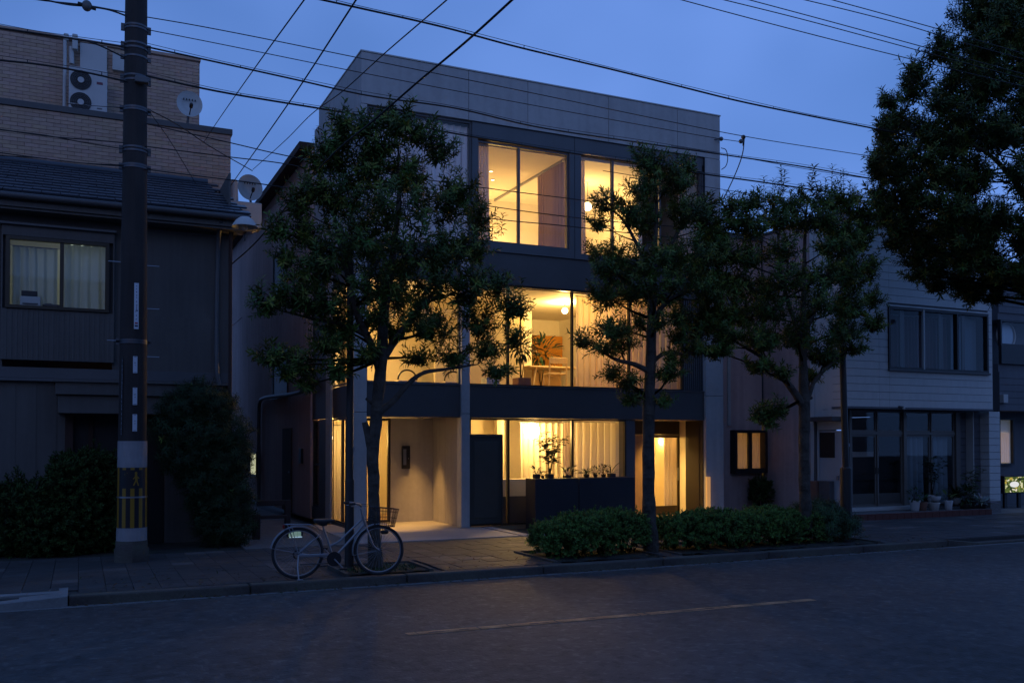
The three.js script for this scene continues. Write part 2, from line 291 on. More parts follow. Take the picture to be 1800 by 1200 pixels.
struct('alley_path', bx(2.45, 4.295, 0, 0.125, -50, -15.42), M.gutter);
struct('front_yard', bx(-40, 2.44, 0, 0.11, -17.0, -15.42), M.soil);
struct('shop_yard', bx(13.45, 70, 0, 0.118, -20, -15.42), M.gutter);

// ---------------------------------------------------------------- the concrete building
const ZF = -17.2, XL = 4.83, XR = 13.31;
const bld = thing('concrete_building', 'three-storey concrete building with large lit windows between the dark house and the white siding house', 'building', [9.07, 0.14, -17.2]);
function winUnit(parent, x0, x1, y0, y1, z, { mull = [], fw = 0.05, dep = 0.08, mat = M.greyMetal, pane = M.pane, mw = 0.04, name = 'window', axis = 'z' } = {}) {
  const B = axis === 'z' ? (a, b, c, d, e = dep) => bx(a, b, c, d, z - e, z) : (a, b, c, d, e = dep) => bx(z, z + e, c, d, a, b);
  const gs = [B(x0, x1, y1 - fw, y1), B(x0, x1, y0, y0 + fw), B(x0, x0 + fw, y0 + fw, y1 - fw), B(x1 - fw, x1, y0 + fw, y1 - fw)];
  for (const m of mull) gs.push(B(m - mw / 2, m + mw / 2, y0 + fw, y1 - fw, dep - 0.006));
  const w = part(name, gs, mat, parent), xs = [x0 + fw, ...mull, x1 - fw];
  for (let i = 0; i + 1 < xs.length; i++) {
    const a = xs[i] + (i ? mw / 2 : 0), b = xs[i + 1] - (i + 2 < xs.length ? mw / 2 : 0);
    part('pane', axis === 'z' ? sheetZ(a, b, y0 + fw, y1 - fw, z - dep / 2) : sheetX(a, b, y0 + fw, y1 - fw, z + dep / 2), pane, w);
  }
  return w;
}
// hanging cloth from a to b (x, z), folds of a given width
function clothGeo(a, b, y0, y1, amp, fold, seed, open = 0, lap = 0) {
  const L = Math.hypot(b[0] - a[0], b[1] - a[1]), n = Math.ceil(L / fold * (lap ? 18 : 10)), m = 6, ux = (b[0] - a[0]) / L, uz = (b[1] - a[1]) / L, pos = [], idx = [], uv = [];
  for (let j = 0; j <= m; j++) for (let i = 0; i <= n; i++) {
    const s = i / n * L, h = j / m, ph = s / fold * 2 * Math.PI + 2.2 * perlin.noise(s * 1.7 + seed, h * 0.5, seed), w = amp * (1 + 0.5 * perlin.noise(s * 2.3, h * 0.8, seed + 4)) * (0.75 + 0.25 * (1 - h)), o = w * (Math.sin(ph) + 0.25 * Math.sin(2.1 * ph + 1)), sl = s + open * (1 - h) * (1 - h) * s + lap * fold * (0.7 + 0.5 * perlin.noise(s * 3, h * .4, seed + 8)) * Math.sin(2 * ph);   // lap folds the cloth back over itself
    pos.push(a[0] + ux * sl - uz * o, y0 + (y1 - y0) * h + (j === m ? 0.006 * Math.sin(ph) : 0), a[1] + uz * sl + ux * o); uv.push(s, h * (y1 - y0));
    if (i < n && j < m) { const k = j * (n + 1) + i; idx.push(k, k + 1, k + n + 1, k + 1, k + n + 2, k + n + 1); }
  }
  const g = new THREE.BufferGeometry(); g.setAttribute('position', new THREE.Float32BufferAttribute(pos, 3)); g.setAttribute('uv', new THREE.Float32BufferAttribute(uv, 2)); g.setIndex(idx); g.computeVertexNormals(); return g;
}
function curtain(label, a, b, y0, y1, { amp = 0.03, fold = 0.13, mat = M.curtain, group, seed = 1, rail = true, open = 0, lap = 0 } = {}) {
  const t = thing('curtain', label, 'curtain', [a[0], y0, a[1]], group);
  part('cloth', clothGeo(a, b, y0, y1, amp, fold, seed, open, lap), mat, t);
  if (rail) part('rail', bar([a[0], y1 + 0.012, a[1]], [b[0], y1 + 0.012, b[1]], 0.012, 0.012, 8), M.steel, t);
  return t;
}
{ // concrete: corner and middle columns, parapet panels, side panels
  const seg = (x0, x1, z0, z1, ys) => ys.slice(1).map((y, i) => rb(x0, x1, ys[i] + 0.004, y - 0.004, z0, z1, 0.008));
  part('column', seg(4.70, 4.96, -17.64, -17.19, [0.14, 2.42, 5.74]), M.concrete, bld);
  part('column', seg(6.91, 7.09, -17.45, -17.2, [0.14, 2.42, 5.74]), M.concrete, bld);
  part('column', seg(12.88, 13.37, -17.6, -17.2, [0.14, 2.9, 5.74]), M.concrete, bld);
  const px = [XL, (7.058), (8.386), (10.334), (12.127), XR];
  for (let i = 0; i < 5; i++) part('concrete_panel', rb(px[i] + 0.004, px[i + 1] - 0.004, 8.345, 9.34, -17.4, -17.2, 0.006), M.concrete, bld);
  part('concrete_panel', rb(XL, 4.95, 5.74, 8.337, -17.4, -17.2, 0.006), M.concrete, bld);          // piers at both ends of the top floor
  part('concrete_panel', rb((12.854), XR, 5.74, 8.337, -17.4, -17.2, 0.006), M.concrete, bld);
  const sz = [-17.404, -18.3, -19.55, -20.68];
  for (let i = 0; i < 3; i++) { part('concrete_panel', rb(XL, XL + 0.2, 7.55, 9.34, sz[i + 1] + 0.004, sz[i] - 0.004, 0.006), M.concrete, bld); part('concrete_panel', rb(XL, XL + 0.2, 5.74, 7.54, sz[i + 1] + 0.004, sz[i] - 0.004, 0.006), M.concrete, bld); }
  part('concrete_panel', rb(XL, XL + 0.2, 5.74, 9.0, -21.1, -20.69, 0.006), M.concrete, bld);
  part('coping', [rb(XL - 0.015, XR + 0.015, 9.345, 9.375, -17.42, -17.185, 0.006), rb(XL - 0.015, XL + 0.22, 9.345, 9.375, -20.68, -17.424, 0.006)], M.oldPaint, bld);
  part('roof', [bx(XL + 0.205, XR - 0.205, 8.3, 8.6, -32, -17.405), bx(XL + .205, XR, 8.6, 8.62, -32, -20.7)], M.concrete, bld);
  part('side_wall', [bx(XR - 0.2, XR, 0.14, 9.34, -32, -17.65), bx(XL + 0.21, XR - 0.21, 0.14, 8.3, -25.2, -25)], M.concrete, bld);
}
{ // dark fascia bands between the storeys, along the front and the left side
  const band = (y0, y1, cuts) => { for (let i = 0; i + 1 < cuts.length; i++) part('fascia_panel', rb(cuts[i] + 0.003, cuts[i + 1] - 0.003, y0, y1, -17.42, -17.26, 0.006), M.darkMetal, bld); };
  band(2.345, 2.985, [4.965, 6.905]); band(2.345, 2.985, [7.095, 12.875]);
  band(5.085, 5.735, [4.965, 6.905]); band(5.085, 5.735, [7.095, 12.875]);
  part('sill', [bx(7.095, 12.875, 2.985, 3.005, -17.42, -17.24), bx(4.965, 6.905, 2.985, 3.005, -17.42, -17.24)], M.greyMetal, bld);
  part('fascia_panel', rb(XL, XL + 0.14, 2.345, 2.985, -19.3, -17.65, 0.006), M.darkMetal, bld);
  part('fascia_panel', rb(XL, XL + 0.14, 5.085, 5.735, -21.1, -17.65, 0.006), M.darkMetal, bld);
  part('floor_slab', [bx(4.98, 13.1, 2.44, 2.97, -25, -17.425), bx(4.98, 13.1, 5.1, 5.72, -25, -17.425), bx(7.1, 13.1, 0.0, 0.15, -25, -17.3), bx(4.98, 7.1, 0, 0.138, -25, -19.1)], M.floorWood, bld);
  part('ceiling', [bx(7.1, 13.1, 2.36, 2.435, -25, -17.425), bx(4.98, 13.1, 5.04, 5.095, -25, -17.425), bx(5.05, 13.1, 7.95, 8.29, -25, -17.425), bx(4.98, 6.9, 2.37, 2.435, -25, -17.425)], M.white, bld);
}
{ // left side: glass bay, slim column, dark metal bay with a slot window
  winUnit(bld, -19.3, -17.65, 0.2, 2.34, XL, { axis: 'x', mull: [-18.25], fw: 0.04, dep: 0.018, mat: M.bronze });
  part('plinth', bx(XL - 0.02, XL + 0.12, 0.12, 0.2, -19.3, -17.65), M.darkMetal, bld);
  winUnit(bld, -19.3, -17.65, 3.0, 5.08, XL, { axis: 'x', fw: 0.04, dep: 0.018 });
  part('column', rb(XL - 0.05, XL + 0.0, 0.14, 5.73, -19.72, -19.31, 0.008), M.concrete, bld);
  const dm = part('metal_cladding', [bx(XL - .02, XL + 0.01, 2.35, 5.08, -21.1, -19.73), bx(XL - 0.02, XL + 0.01, 0.14, 2.345, -20.42, -19.73), bx(XL - .02, XL + .01, 0.14, 0.4, -21.1, -20.425)], M.darkMetal, bld);
  const w = part('slot_window', [bx(XL, XL + 0.1, 0.44, 2.3, -21.1, -21.06), bx(XL, XL + 0.1, 0.4, 0.44, -21.1, -20.43), bx(XL, XL + 0.1, 2.3, 2.34, -21.1, -20.43), bx(XL, XL + 0.1, 1.33, 1.37, -21.1, -20.43)], M.black, bld);
  part('pane', sheetX(-21.1, -20.43, 0.44, 2.3, XL + 0.05), std({ color: C(0.06, 0.045, 0.03), roughness: 0.15 }), w);
}
{ // rear wing with rendered walls, door, small windows, gutter pipe
  part('rear_wall', [bx(XL - 0.06, XL + 0.15, 0.12, 8.55, -52, -21.11)], M.render, bld);
  part('eaves', [bx(XL - 0.34, XL + 0.3, 8.56, 8.72, -52, -21.12)], M.rust, bld);
  const w1 = (z0, z1, y0, y1) => { const f = part('window', [bx(XL - 0.1, XL - 0.061, y0, y1, z0, z0 + 0.05), bx(XL - 0.1, XL - 0.061, y0, y1, z1 - 0.05, z1), bx(XL - 0.1, XL - 0.061, y0, y0 + 0.05, z0 + .05, z1 - .05), bx(XL - 0.1, XL - 0.061, y1 - 0.05, y1, z0 + .05, z1 - .05)], M.black, bld); part('pane', bx(XL - 0.075, XL - 0.062, y0 + 0.05, y1 - 0.05, z0 + 0.05, z1 - 0.05), M.black, f); };
  w1(-25.6, -23.8, 5.6, 6.9); w1(-25.6, -23.6, 3.0, 4.2);
  const d = part('side_door', bx(XL - 0.09, XL - 0.061, 0.13, 2.2, -24.2, -23.1), M.rust, bld); part('handle', sph(0.03, [XL - 0.11, 1.1, -23.25], 8, 6), M.steel, d);
  part('gutter_pipe', [tube([[XL - 0.14, 0.2, -27.3], [XL - 0.14, 2.95, -27.3], [XL - 0.14, 3.05, -27.1], [XL - 0.14, 3.06, -21.2], [XL - .1, 3.2, -20.9]], 0.05, 40, 8)], M.greyMetal, bld);
  part('vent_box', rb(XL - 0.12, XL - 0.05, 1.35, 1.7, -22.1, -21.85, 0.01), M.black, bld);
}
// ---- ground floor: porch, shop front, entrance
{
  // porch
  part('porch_wall', [bx(6.04, 7.0, 0.14, 2.36, -19.3, -19.1)], M.concrete, bld);
  part('porch_wall', [rb(7.0, 7.085, 0.14, 2.36, -18.32, -17.46, 0.004), rb(7.0, 7.085, 0.14, 2.36, -19.3, -18.33, 0.004)], M.concrete, bld);
  const d = winUnit(bld, 4.98, 6.03, 0.14, 2.36, -19.1, { mull: [5.5], fw: 0.05, dep: 0.08, mat: M.bronze, name: 'porch_door' });
  part('handle', bar([5.43, 0.9, -19.06], [5.43, 1.4, -19.06], 0.012), M.steel, d);
  part('hall_wall', [bx(4.98, 7.0, 0.14, 2.36, -21.6, -21.5), bx(6.9, 7.0, 0.14, 2.36, -21.5, -19.3)], M.beige, bld);
  const ip = part('intercom', rb(6.28, 6.46, 1.28, 1.77, -19.1, -19.04, 0.012), M.black, bld);
  part('speaker_grille', rb(6.3, 6.37, 1.36, 1.7, -19.04, -19.032, 0.004), M.steel, ip); part('button', sph(0.012, [6.42, 1.5, -19.038], 8, 6), M.steel, ip);
}
{ // shop front glass, grey service door, floor-to-ceiling panes
  const x893 = (7.977), x1006 = (9.477), x1097 = (10.760), x880 = (7.811);
  winUnit(bld, 7.1, x1097 + 0.05, 0.16, 2.34, -17.28, { mull: [x893, x1006], fw: 0.04, mw: 0.05, dep: 0.07, mat: M.bronze });
  const sd = part('service_door', [rb(7.13, x880, 0.2, (1.954), -17.3, -17.255, 0.006), bx(7.11, 7.13, 0.16, (1.988), -17.31, -17.24), bx(x880, x880 + 0.025, 0.16, (1.988), -17.31, -17.24), bx(7.11, x880 + 0.025, (1.954), (2.011), -17.31, -17.24)], std({ map: mottled(256, 1, [0.05, 0.047, 0.04], 0.15, 70), roughness: 0.55 }), bld);
  part('door_panel', rb(7.2, x880 - 0.07, 0.32, (1.862), -17.262, -17.245, 0.01), std({ map: mottled(256, 1, [0.06, 0.056, 0.046], 0.15, 71), roughness: 0.6 }), sd);
  part('shop_wall', [bx(7.1, 7.18, 0.15, 2.36, -20.2, -17.36), bx(x1097 + 0.06, x1097 + 0.16, 0.15, 2.36, -20.2, -17.61), bx(7.1, x1097 + 0.16, 0.15, 2.36, -20.3, -20.2)], M.white, bld);
  part('shop_partition', [bx(7.18, 8.62, 0.15, 2.355, -19.2, -19.1), bx(8.45, 8.62, 0.15, 2.355, -19.1, -18.9)], M.beige, bld);
  // dark pier, recessed entrance with bronze door, right-hand panel
  const x1117 = (11.051), x1208 = (12.424);
  part('pier', [rb(x1097 + 0.055, x1117, 0.14, 2.34, -17.6, -17.3, 0.006)], M.greyMetal, bld);
  part('entrance_panel', bx(12.86, 12.9, 0.14, 2.34, -17.96, -17.3), M.postBrown, bld); part('panel_inset', rb(12.845, 12.859, 0.2, 2.24, -17.85, -17.42, 0.006), M.postBrown, bld);
  part('entrance_wall', bx(12.86, 12.95, 0.14, 2.36, -18.3, -17.965), M.beige, bld); part('entrance_wall', bx(x1117 - 0.1, x1117, 0.14, 2.36, -18.3, -17.6), M.beige, bld);
  const xa = (11.984), xb = (12.891), xc = 12.855;
  const dh = (2.024);
  part('transom_panel', bx(x1117, xc, dh + 0.003, 2.36, -18.3, -18.2), M.bronze, bld);
  const ed = winUnit(bld, xa, xb, 0.14, dh, -18.2, { fw: 0.07, dep: 0.06, mat: M.bronze, name: 'entrance_door' });
  part('kick_plate', bx(xa + 0.07, xb - 0.07, 0.21, 0.36, -18.25, -18.215), M.bronze, ed);
  part('handle', bar([xb - 0.1, 0.95, -18.17], [xb - 0.1, 1.25, -18.17], 0.011), M.steel, ed);
  winUnit(bld, xb + 0.004, xc, 0.14, dh, -18.2, { fw: 0.035, dep: 0.06, mat: M.bronze, name: 'side_light' });
  part('recess_panel', [bx(x1117, xa - 0.004, 0.14, dh, -18.28, -18.2)], M.wood, bld);
  part('hall_wall', [bx(x1097 + 0.165, x1097 + 0.22, 0.15, 2.36, -21.6, -18.31), bx(12.95, 13.1, 0.15, 2.36, -21.6, -17.7), bx(x1097 + 0.165, 13.1, 0.15, 2.36, -21.7, -21.6)], M.beige, bld);
  const hy = (1.482);
  part('low_wall', rb((12.607), (13.313), 0.15, hy, -19.5, -19.4, 0.01), M.white, bld);
  part('hall_cabinet', rb((12.955), (13.932), 0.15, 2.3, -20.4, -20.2, 0.01), M.black, bld);
  part('soffit', bx(x1117 - .1, 12.87, 2.345, 2.358, -18.3, -17.43), M.paleWood, bld);
}
{ // second floor: glass along the front, louvred blind bay at the right end
  const x893 = (7.977), x1006 = (9.482), x1200 = (12.327);
  winUnit(bld, 4.965, 6.905, 3.005, 5.08, -17.29, { fw: 0.03, dep: 0.07 });
  winUnit(bld, 7.095, x1200, 3.005, 5.08, -17.29, { mull: [x893, x1006, (x1006 + x1200) / 2], fw: 0.03, mw: 0.045, dep: 0.07, mat: M.bronze });
  const lv = part('louvre_panel', bx(x1200 + 0.002, 12.875, 3.005, 5.08, -17.4, -17.36), M.darkMetal, bld), bars = [];
  for (let x = x1200 + 0.03; x < 12.86; x += 0.055) part('louvre_bar', bx(x, x + 0.028, 3.02, 5.07, -17.358, -17.3), M.greyMetal, lv);
  part('room_wall', [bx(XL + .15, 13.1, 2.98, 5.04, -21.7, -21.6), bx((-21.608) > -20 ? 11.45 : 11.45, 11.55, 2.98, 5.04, -21.6, -18.2), bx(XL + .15, XL + 0.25, 2.98, 5.04, -21.6, -19.74)], M.white, bld);
  part('partition', [bx(7.05, (9.208), 2.98, 5.04, -19.2, -19.1), bx(5.3, 7.04, 2.98, 5.04, -20.1, -20.0)], M.beige, bld);
  part('room_column', rb((9.642), (9.855), 2.98, 5.04, -20.35, -20, 0.01), M.white, bld);
  part('pole', bar([(9.026), 2.98, -18.9], [(9.026), 5.04, -18.9], 0.02), M.bronze, bld);
  part('cupboard', rb((10.578), (11.441), 3.72, (4.610), -21.6, -21.4, 0.01), M.ochre, bld); part('low_cabinet', rb((10.463), (11.374), 2.98, 3.7, -21.6, -21.35, 0.01), M.wood, bld);
}
{ // third floor
  const x0 = (7.143), xm = (9.501), x1 = (12.875), z = -17.22;
  const wL = (7.268), wR = (9.379), yT = (7.982), yB = (5.929), m1 = (8.214);
  const vL = (9.656), vR = (12.818), vT = (8.161), vB = (5.842), m2 = (10.476), m3 = (11.700);
  part('window_surround', [bx(x0, x1, yT + .03, 8.34, -17.42, z), bx(x0, wL, 5.74, yT + .03, -17.42, z), bx(wR, vL, 5.74, yT + .03, -17.42, z), bx(vR, x1, 5.74, vT, -17.42, z), bx(wL, wR, 5.74, yB, -17.42, z)], M.greyMetal, bld);
  part('surround_joint', [bx(xm - .006, xm + .006, 5.74, 8.34, z, z + 0.004), bx(x0, x1, 8.335, 8.345, z, z + .03), bx(x1 - 0.03, x1, 5.74, 8.33, z, z + .03)], M.black, bld);
  winUnit(bld, wL, wR, yB, yT, -17.27, { mull: [m1], fw: 0.035, mw: 0.05, dep: 0.08 });
  winUnit(bld, vL, vR, vB, vT, -17.27, { mull: [m2, m3], fw: 0.035, mw: 0.05, dep: 0.08 });
  if (vB > 5.74) part('window_surround', bx(vL, vR, 5.738, vB, -17.42, z), M.greyMetal, bld);
  winUnit(bld, 4.955, x0, 5.745, 8.335, -17.26, { fw: 0.04, dep: 0.07 });
  part('room_wall', [bx(7.08, 7.16, 5.73, 7.95, -25, -17.425), bx(XL + .21, 13.1, 5.73, 7.95, -21.4, -21.3), bx(11.6, 11.7, 5.73, 7.95, -21.3, -18.0)], M.white, bld);
  part('curtain_rail', bx((9.402) - .02, (9.402) + .03, 7.9, 7.948, -21.2, -17.5), M.steel, bld);
}
// ---------------------------------------------------------------- curtains
curtain('white pleated curtain drawn across the unlit left bay of the top floor', [4.98, -17.42], [(7.201), -17.42], 5.76, 8.26, { lap: 0.16, mat: M.paleCloth, amp: 0.07, fold: 0.15, seed: 2 });
curtain('narrow grey curtain gathered at the left edge of the first top floor window', [(7.352), -17.45], [(7.594), -17.45], 5.78, 7.93, { amp: 0.03, fold: 0.07, seed: 5, open: 0.25 });
curtain('long mauve curtain running back into the lit top floor room', [(9.402), -17.5], [(9.402), -18.75], 5.76, 7.89, { lap: 0.14, amp: 0.04, fold: 0.12, seed: 7, rail: false, mat: M.mauve });
curtain('narrow curtain at the left edge of the second top floor window', [(9.751), -17.45], [(9.878), -17.45], 5.78, 7.93, { amp: 0.03, fold: 0.06, seed: 9, open: 0.2 });
curtain('curtain at the right edge of the top floor behind the tree', [(12.309), -17.45], [(12.925), -17.45], 5.78, 7.93, { amp: 0.03, fold: 0.08, seed: 11 });
curtain('pinkish pleated curtain covering the right half of the middle floor glass', [(9.689), -17.55], [(12.461), -17.55], 3.0, 5.0, { lap: 0.16, amp: 0.05, fold: 0.15, seed: 13, mat: M.warmSheer });
curtain('glowing yellow sheer curtain on the back wall behind the round shop lamp', [(8.973), -18.85], [(10.089), -18.85], 0.2, 2.28, { lap: 0.14, amp: 0.05, fold: 0.15, seed: 15, mat: M.sheer });
curtain('brownish curtain bunched behind the shop mullion', [(9.527), -17.8], [(9.724), -17.8], 0.2, 2.28, { amp: 0.04, fold: 0.08, seed: 16 });
curtain('wide yellow pleated curtain in the right-hand shop window', [(9.753), -17.75], [(11.056), -17.75], 0.2, 2.28, { lap: 0.15, amp: 0.06, fold: 0.17, seed: 17, mat: M.sheer });
curtain('pale curtain behind the glass of the entrance door', [(12.614), -18.5], [(13.021), -18.5], 0.2, 2.2, { amp: 0.03, fold: 0.1, seed: 19 });
curtain('yellow curtain behind the porch glass at the building corner', [(4.928), -19.6], [(5.138), -19.6], 0.2, 2.2, { amp: 0.03, fold: 0.12, seed: 21, mat: M.sheer });
// ---------------------------------------------------------------- lamps inside
globe('large glowing round lamp hanging in the shop window beside the curtain', [9.115, 2.103, -18.500], 0.18, 12, 9, 2.36 - (2.103));
globe('bare round bulb under the ceiling of the middle floor room', [10.004, 4.844, -18.600], 0.07, 14, 14, 5.04 - (4.844));
globe('round lamp in the corner room of the middle floor behind the tree trunk', [5.672, 3.588, -18.600], 0.1, 8, 2.5, 5.04 - (3.588));
globe('bright round lamp in the second top floor window near the tree', [10.774, 7.381, -18.900], 0.1, 4.2, 14, 7.95 - (7.381));
globe('low round table lamp at the back of the first top floor room', [9.116, 6.383, -20.600], 0.1, 9, 12);
globe('unseen hanging lamp added to light the wide yellow shop curtain', [11.091, 1.943, -18.700], 0.1, 8, 8, 2.36 - (1.943));  // unseen lamp, added to brighten the wide yellow curtain
globe('small round lamp in the back room of the entrance hall', [12.960, 1.864, -19.100], 0.07, 8, 10, 2.36 - (1.864));
globe('lamp in the hall behind the porch door', [5.2, 1.95, -20.4], 0.1, 8, 8, 0.4);
function downlight(label, at, power, ang = 0.75, col = WARM) {
  const t = thing('downlight', label, 'downlight', at, undefined);
  localPart('trim', new THREE.TorusGeometry(0.05, 0.01, 8, 20).rotateX(Math.PI / 2), M.steel, t);
  localPart('light_face', new THREE.CylinderGeometry(0.042, 0.042, 0.012, 20), lampGlow([1, 0.75, 0.4], 6), t);
  const s = new THREE.SpotLight(C(...col), power, 0, ang, 1, 2); s.position.set(0, -0.03, 0); s.target.position.set(0, -2, 0.02); s.castShadow = true; s.shadow.radius = 2; t.add(s, s.target); return t;
}
downlight('recessed downlight in the porch ceiling above the pale floor', [(5.841), 2.36, -17.75], 24, 0.42, [1, .5, .13]);
downlight('recessed downlight deeper in the porch ceiling near the glass door', [5.6, 2.36, -18.5], 3, 0.9, [1, .5, .13]);
downlight('recessed downlight in the porch ceiling close to the panelled concrete wall', [(6.551), 2.36, (-18.666)], 26, 0.45, [1, .5, .13]);
downlight('left one of the two recessed spots above the entrance recess', [(12.080), 2.335, -17.8], 14, 0.8);
downlight('right one of the two recessed spots above the entrance recess', [(12.314), 2.335, -17.8], 14, 0.8);
downlight('upper small ceiling spot in the first top floor window', [8.347, 7.945, -19.021], 2.5, 0.9);
downlight('lower small ceiling spot in the first top floor window', [8.656, 7.945, -19.626], 2.5, 0.9);
// ---------------------------------------------------------------- leaves, sprigs, potted plants
function leaf(L, w, droop, fold = 0.25) { // along +z, top +y; two folded halves
  const st = [[0, 0.05], [0.3, 0.85], [0.6, 0.9], [0.85, 0.45], [1, 0]], pos = [], idx = [];
  for (const [t, k] of st) { const y = -droop * L * t * t, W = w * k / 2; pos.push(-W, y + fold * W, t * L, 0, y, t * L, W, y + fold * W, t * L); }
  for (let i = 0; i < 4; i++) { const a = i * 3, b = a + 3; idx.push(a, b, a + 1, a + 1, b, b + 1, a + 1, b + 1, a + 2, a + 2, b + 1, b + 2); }
  const g = new THREE.BufferGeometry(); g.setAttribute('position', new THREE.Float32BufferAttribute(pos, 3)); g.setIndex(idx); const q = g.toNonIndexed(); q.computeVertexNormals(); q.setAttribute('uv', new THREE.BufferAttribute(new Float32Array(q.attributes.position.count * 2), 2)); return q;
}
function paint(g, c) { const n = g.attributes.position.count, a = new Float32Array(n * 3); for (let i = 0; i < n; i++) a.set(c, i * 3); g.setAttribute('color', new THREE.BufferAttribute(a, 3)); return g; }
const Yup = new THREE.Vector3(0, 1, 0);
function aim(g, p, dir, roll = 0) { // +z of the geometry to dir, +y as near up as can be
  const z = dir.clone().normalize(), x = new THREE.Vector3().crossVectors(Math.abs(z.y) > 0.98 ? new THREE.Vector3(1, 0, 0.1) : Yup, z).normalize(), y = new THREE.Vector3().crossVectors(z, x);
  const m = new THREE.Matrix4().makeBasis(x, y, z); if (roll) m.multiply(new THREE.Matrix4().makeRotationZ(roll)); m.setPosition(p); return g.applyMatrix4(m);
}
// shoot along +y with spiral leaves that arch outwards
function sprig(len, nLeaf, L, w, base, tip, { up = 0.75, droop = 0.35, start = 0.25 } = {}) {
  const gs = [], st = new THREE.CylinderGeometry(0.0025, 0.004, len, 4, 1); st.translate(0, len / 2, 0); gs.push(paint(clean(st), [0.045, 0.05, 0.02]));
  for (let i = 0; i < nLeaf; i++) {
    const t = start + (1 - start) * i / (nLeaf - 1), a = i * 2.4 + rr(-.3, .3), el = up + 0.5 * (t - 0.5) + rr(-.2, .2), d = new THREE.Vector3(Math.cos(a) * Math.cos(el), Math.sin(el), Math.sin(a) * Math.cos(el));
    const k = rr(0.8, 1.15) * (t > 0.85 ? 0.75 : 1), c = base.map((b, j) => (b + (tip[j] - b) * Math.max(0, t - 0.4) / 0.6) * rr(0.8, 1.2));
    gs.push(paint(aim(leaf(L * k, w * k, droop * rr(.6, 1.4)), new THREE.Vector3(0, len * t, 0), d, rr(-.4, .4)), c));
  }
  return mergeGeometries(gs.map(clean));
}
const leafMat = new THREE.MeshPhysicalMaterial({ vertexColors: true, roughness: 0.5, specularIntensity: 0.4, side: THREE.DoubleSide });
const dullLeafMat = new THREE.MeshPhysicalMaterial({ vertexColors: true, roughness: 0.65, specularIntensity: 0.4, side: THREE.DoubleSide });
const treeSprigs = [0, 1, 2, 3, 4].map((i) => sprig(rr(0.24, 0.36), 17 + i, rr(.076, .1), rr(.022, .028), [0.045, 0.078, 0.016], i < 3 ? [0.075, 0.125, 0.022] : [0.14, 0.18, 0.03], { up: 0.6, start: .12 }));
const spireSprigs = [0, 1].map(() => sprig(0.42, 26, 0.105, 0.027, [0.04, 0.066, 0.015], [0.09, 0.13, 0.025], { up: 0.5, droop: 0.5, start: 0.05 }));
const hedgeSprigs = [0, 1, 2].map(() => sprig(0.11, 12, 0.045, 0.017, [0.032, 0.06, 0.014], [0.06, 0.105, 0.02], { up: 0.8, droop: 0.2 }));
const bushSprigs = [0, 1, 2].map(() => sprig(0.2, 18, 0.075, 0.012, [0.022, 0.045, 0.02], [0.035, 0.07, 0.026], { up: 0.5, droop: 0.6 }));
// instances of several sprigs: list of { p, d, s }; each variant one part
function foliage(name, list, sprigs, mat, parent, tone = 1) {
  const by = sprigs.map(() => []), o = parent ? rootPos(parent) : new THREE.Vector3();
  for (const q of list) by[Math.floor(rnd() * sprigs.length)].push(q);
  by.forEach((l, k) => {
    if (!l.length) return;
    const im = new THREE.InstancedMesh(sprigs[k], mat, l.length), m = new THREE.Matrix4(), qa = new THREE.Quaternion(), qb = new THREE.Quaternion(), c = new THREE.Color();
    l.forEach((q, i) => {
      qa.setFromUnitVectors(Yup, q.d.clone().normalize()); qb.setFromAxisAngle(Yup, rnd() * 6.28); qa.multiply(qb);
      m.compose(q.p.clone().sub(o), qa, new THREE.Vector3(q.s, q.s, q.s)); im.setMatrixAt(i, m);
      const v = tone * rr(0.7, 1.3), y = rr(-.12, .18); c.setRGB(v * (1 + y), v * (1 + y * .4), v); im.setColorAt(i, c);
    });
    im.name = name; im.castShadow = im.receiveShadow = true; im.userData.kind = 'stuff'; parent.add(im);
  });
}
const ball = () => { for (;;) { const v = new THREE.Vector3(rr(-1, 1), rr(-1, 1), rr(-1, 1)); if (v.length() < 1) return v; } };
